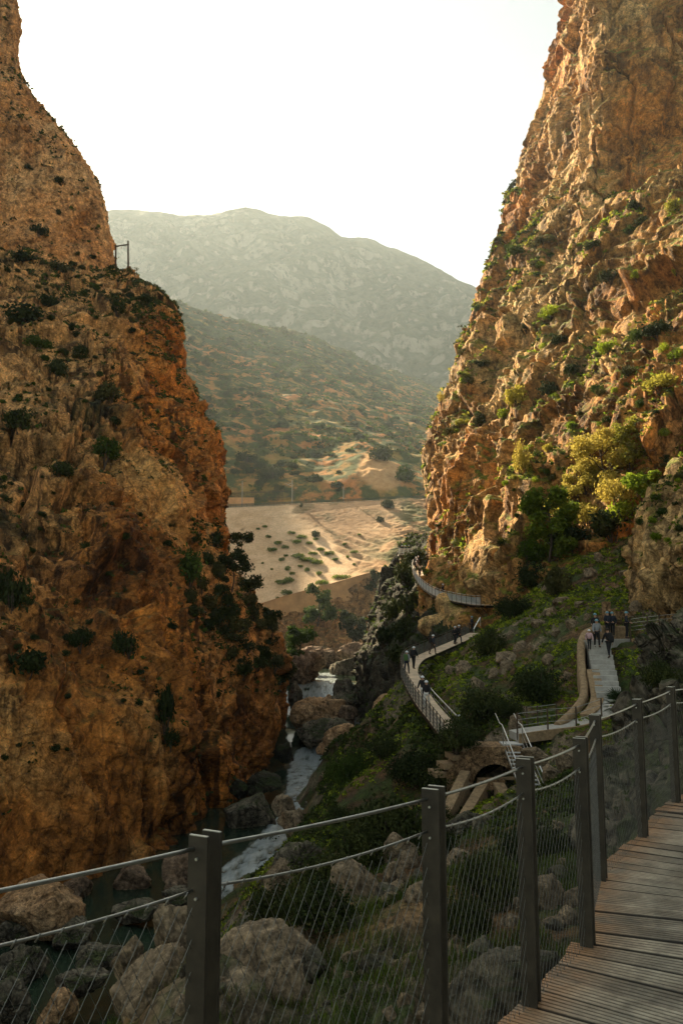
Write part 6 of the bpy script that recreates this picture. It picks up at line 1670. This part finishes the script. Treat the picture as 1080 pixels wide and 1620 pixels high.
PM = {}
def person_meshes(key, stride, arm, lean, bend):
    J = pose(stride, arm, lean, bend); A = lambda k: np.array(J[k], float)
    # body with head, feet and five fingered hands
    P_, E, R = [], [], []
    def v(p, r, par=None):
        P_.append(np.asarray(p, float)); R.append(r)
        if par is not None: E.append((par, len(P_) - 1))
        return len(P_) - 1
    pel = v(A('pel'), .12); wai = v(A('wai'), .115, pel); che = v(A('che'), .13, wai); nec = v(A('nec'), .055, che); hd = v(A('hed'), (.078, .095), nec); tp = v(A('top'), (.06, .07), hd)
    v(A('hed') + [0, .105, -.015], .014, hd)                                      # nose
    for s in (-1, 1): v(A('hed') + [.085 * s, 0, -.01], .016, hd)                 # ears
    for n, s in (('l', -1), ('r', 1)):
        hip = v(A('hip' + n), .085, pel); k = v(A('kne' + n), .056, hip); a = v(A('ank' + n), .04, k); v(A('toe' + n), .035, a)
        sh = v(A('sho' + n), .06, che); el = v(A('elb' + n), .042, sh); wr = v(A('wri' + n), .027, el)
        d = A('wri' + n) - A('elb' + n); d /= np.linalg.norm(d); w = np.array([0, 1.0, 0]) - d * d[1]; w /= np.linalg.norm(w); c = np.cross(d, w)
        palm = v(A('wri' + n) + d * .06, (.026, .034), wr)
        for i, L in enumerate((.062, .075, .078, .068)):
            b = v(A('wri' + n) + d * .10 + w * (.026 - .0175 * i), .009, palm); m_ = v(P_[b] + d * L * .55 - c * s * .008, .008, b); v(P_[m_] + d * L * .4 - c * s * .022, .007, m_)
        t0 = v(A('wri' + n) + d * .045 + w * .036, .011, wr); v(P_[t0] + d * .04 + w * .014, .009, t0)
    body = skin_mesh('body', P_, E, R, M['skin'])
    def sub(names, edges, rad, nm): return skin_mesh(nm, [A(n) for n in names], edges, rad, M['cloth_black'])
    jk = sub(['pel', 'wai', 'che', 'nec', 'shol', 'elbl', 'wril', 'shor', 'elbr', 'wrir'], [(0, 1), (1, 2), (2, 3), (2, 4), (4, 5), (5, 6), (2, 7), (7, 8), (8, 9)], [(.165, .13), (.155, .125), (.175, .135), .075, .082, .062, .048, .082, .062, .048], 'jacket')
    tr = sub(['pel', 'hipl', 'knel', 'ankl', 'hipr', 'kner', 'ankr'], [(0, 1), (1, 2), (2, 3), (0, 4), (4, 5), (5, 6)], [(.15, .125), .10, .072, .055, .10, .072, .055], 'trousers')
    bt = MB()
    for n in 'lr':
        a, t_ = A('ank' + n), A('toe' + n); bt.tube([a + [0, -.05, -.02], a + [0, .02, -.03], t_ - [0, .02, .0], t_ + [0, .05, -.01]], [.045, .052, .045, .025], 8)
    boots = bt.mesh('boots', M['cloth_brown'], True)
    hb = bpy.data.meshes.new('helmet'); D, Fq = sphere_grid(8); q = D.copy(); q[:, 2] = np.where(q[:, 2] < -.1, -.1, q[:, 2])
    helmet = mesh_np('helmet', q * [.118, .135, .125] + A('hed') + [0, -.005, .035], Fq, M['helmet_white'], True)
    pk = MB(); c = A('che') + [0, -.24, -.04]
    D2 = np.sign(D) * np.abs(D) ** .45
    pack = mesh_np('backpack', D2 * [.16, .11, .25] + c, Fq, M['cloth_black'], True)
    PM[key] = dict(body=body, jacket=jk, trousers=tr, boots=boots, helmet=helmet, backpack=pack)
for k_, a_ in (('walk', (.8, 1, .6, 0)), ('stroll', (-.55, .8, .5, .2)), ('stand', (.12, .2, .2, .5))): person_meshes(k_, *a_)

def person(label, loc, rz, ps, jacket, trousers, helmet='helmet_white', pack=None, h=1.72, group='hikers on the walkways'):
    root = thing('person', label, 'person', loc, math.radians(rz), group); root.scale = (h / 1.75,) * 3
    mats = dict(body='skin', jacket=jacket, trousers=trousers, boots='cloth_brown', helmet=helmet or 'hair', backpack=pack)
    for nm, me in PM[ps].items():
        if nm == 'backpack' and not pack: continue
        m2 = me.copy(); m2.name = nm; m2.materials.clear(); m2.materials.append(M[mats[nm]])
        add_mesh(nm if not (nm == 'helmet' and not helmet) else 'hair', m2, root)
    return root
bpy.context.view_layer.update()
DECKS = [o for o in bpy.data.objects if o.type == 'MESH' and o.name.split('.')[0] in ('planks', 'step', 'terrace', 'paving') and o.parent and o.parent.name.split('.')[0] in ('cliff_boardwalk', 'stone_steps', 'concrete_path')]
def on_deck(px, py, Y):
    h = hit(px, py, DECKS)
    return h[0] if h is not None and abs(h[0][1] - Y) < 6 else P(px, py, Y)
CREW = [('child in a pink jacket and white helmet walking down the concrete steps', 932, 1030, 51.4, 170, 'walk', 'cloth_pink', 'cloth_black', 'helmet_white', None, 1.32),
    ('adult in a grey jacket and blue helmet on the steps behind the pink child', 944, 1024, 51.8, 175, 'stroll', 'cloth_grey', 'cloth_black', 'helmet_blue', None, 1.74),
    ('bareheaded adult in black with a backpack climbing the concrete steps', 963, 1041, 50.6, 5, 'walk', 'cloth_black', 'cloth_black', None, 'cloth_black', 1.78),
    ('person in a blue helmet at the top of the steps beside the curved wall', 942, 1012, 54.2, 160, 'stand', 'cloth_black', 'cloth_black', 'helmet_blue', None, 1.72),
    ('person in a dark jacket and blue helmet waiting behind the climbing adult', 961, 1008, 55.8, 200, 'stand', 'cloth_navy', 'cloth_black', 'helmet_blue', None, 1.72),
    ('person in a dark green jacket beside the one waiting above the steps', 969, 1008, 56.0, 150, 'stroll', 'cloth_navy', 'cloth_black', 'helmet_blue', 'cloth_green', 1.70),
    ('lone person in a dark coat standing by the terrace fence', 991, 1010, 55.6, 250, 'stand', 'cloth_navy', 'cloth_black', 'helmet_blue', None, 1.80),
    ('hiker in a light grey jacket with a green backpack on the bend of the boardwalk', 643, 1066, 66.5, -20, 'walk', 'cloth_grey', 'cloth_navy', 'helmet_white', 'cloth_green', 1.76),
    ('hiker in dark clothes beside the light grey jacket', 654, 1058, 68, -25, 'stroll', 'cloth_black', 'cloth_black', 'helmet_white', 'cloth_black', 1.78),
    ('lone hiker with a broad dark backpack on the climbing part of the boardwalk', 684, 1035, 75.5, -60, 'walk', 'cloth_navy', 'cloth_brown', 'helmet_white', 'cloth_black', 1.74),
    ('left one of two dark hikers side by side near the end of the boardwalk', 719, 1019, 81.5, -55, 'stroll', 'cloth_black', 'cloth_black', 'helmet_white', None, 1.72),
    ('right one of two dark hikers side by side near the end of the boardwalk', 725, 1017, 82, -60, 'walk', 'cloth_black', 'cloth_navy', 'helmet_white', 'cloth_black', 1.74),
    ('dark figure standing under the upper boardwalk by the short bright handrail', 746, 1001, 88, -70, 'stand', 'cloth_navy', 'cloth_black', 'helmet_blue', None, 1.74),
    ('hiker in a black jacket and white trousers at the inner handrail of the boardwalk', 669, 1113, 55.0, 150, 'stroll', 'cloth_black', 'cloth_white', 'helmet_white', None, 1.76),
    ('hiker in black with a big pack following at the inner handrail', 675, 1121, 53.4, 160, 'walk', 'cloth_black', 'cloth_white', 'helmet_white', 'cloth_black', 1.74)]
for lab, px, py, Y, rz, ps, jk, tr, hm, pk, h in CREW:
    person(lab, on_deck(px, py, Y), rz, ps, jk, tr, hm, pk, h)
k = len(W2_line)
for f, off, lab, ps, jk, pk in ((.30, .5, 'lone dark hiker in the middle of the upper boardwalk', 'walk', 'cloth_black', None), (.62, .6, 'hiker in brown crouched over the rail of the upper boardwalk', 'stand', 'cloth_brown', None),
        (.74, .5, 'hiker in a white top on the upper boardwalk', 'stroll', 'cloth_white', 'cloth_black'), (.80, .7, 'hiker in black behind the white top on the upper boardwalk', 'walk', 'cloth_black', 'cloth_black'), (.88, .5, 'dark hiker at the far corner of the upper boardwalk', 'stroll', 'cloth_navy', None), (.93, .8, 'last dark hiker at the far corner of the upper boardwalk', 'walk', 'cloth_black', None)):
    i = int(f * (k - 1)); p = W2_line[i].copy(); p[:2] += W2_n[i] * off
    person(lab, p, -60 + 20 * f, ps, jk, 'cloth_black', 'helmet_white', pk, 1.74)
c_ = P(641, 877, 152)
for dx, dy, lab, jk in ((-.6, .3, 'dark figure at the left of the distant lookout platform', 'cloth_black'), (.1, .6, 'dark figure in the middle of the distant lookout platform', 'cloth_navy'), (.7, .2, 'dark figure at the right of the distant lookout platform', 'cloth_black')):
    person(lab, c_ + np.array([dx, dy, 0]), 180, 'stand', jk, 'cloth_black', 'helmet_blue', None, 1.74)
# ------------------------------------------------------------------ the hazy air
def haze():
    m = bpy.data.materials.new('haze_air'); m.use_nodes = True; nt = m.node_tree
    nt.nodes.remove(nt.nodes['Principled BSDF'])
    v = nt.nodes.new('ShaderNodeVolumePrincipled')
    v.inputs['Color'].default_value = (0.80, 0.93, 1.0, 1)
    v.inputs['Density'].default_value = HAZE_D
    v.inputs['Anisotropy'].default_value = 0.35
    nt.links.new(v.outputs[0], nt.nodes['Material Output'].inputs['Volume'])
    mb = MB(); mb.box((0, 900, 451), (5600, 2900, 958))
    o = mb.build('haze', m); o['kind'] = 'stuff'; o['label'] = 'pale hazy air filling the gorge and the valley'
    return o
HAZE_D = 0.0001
haze()
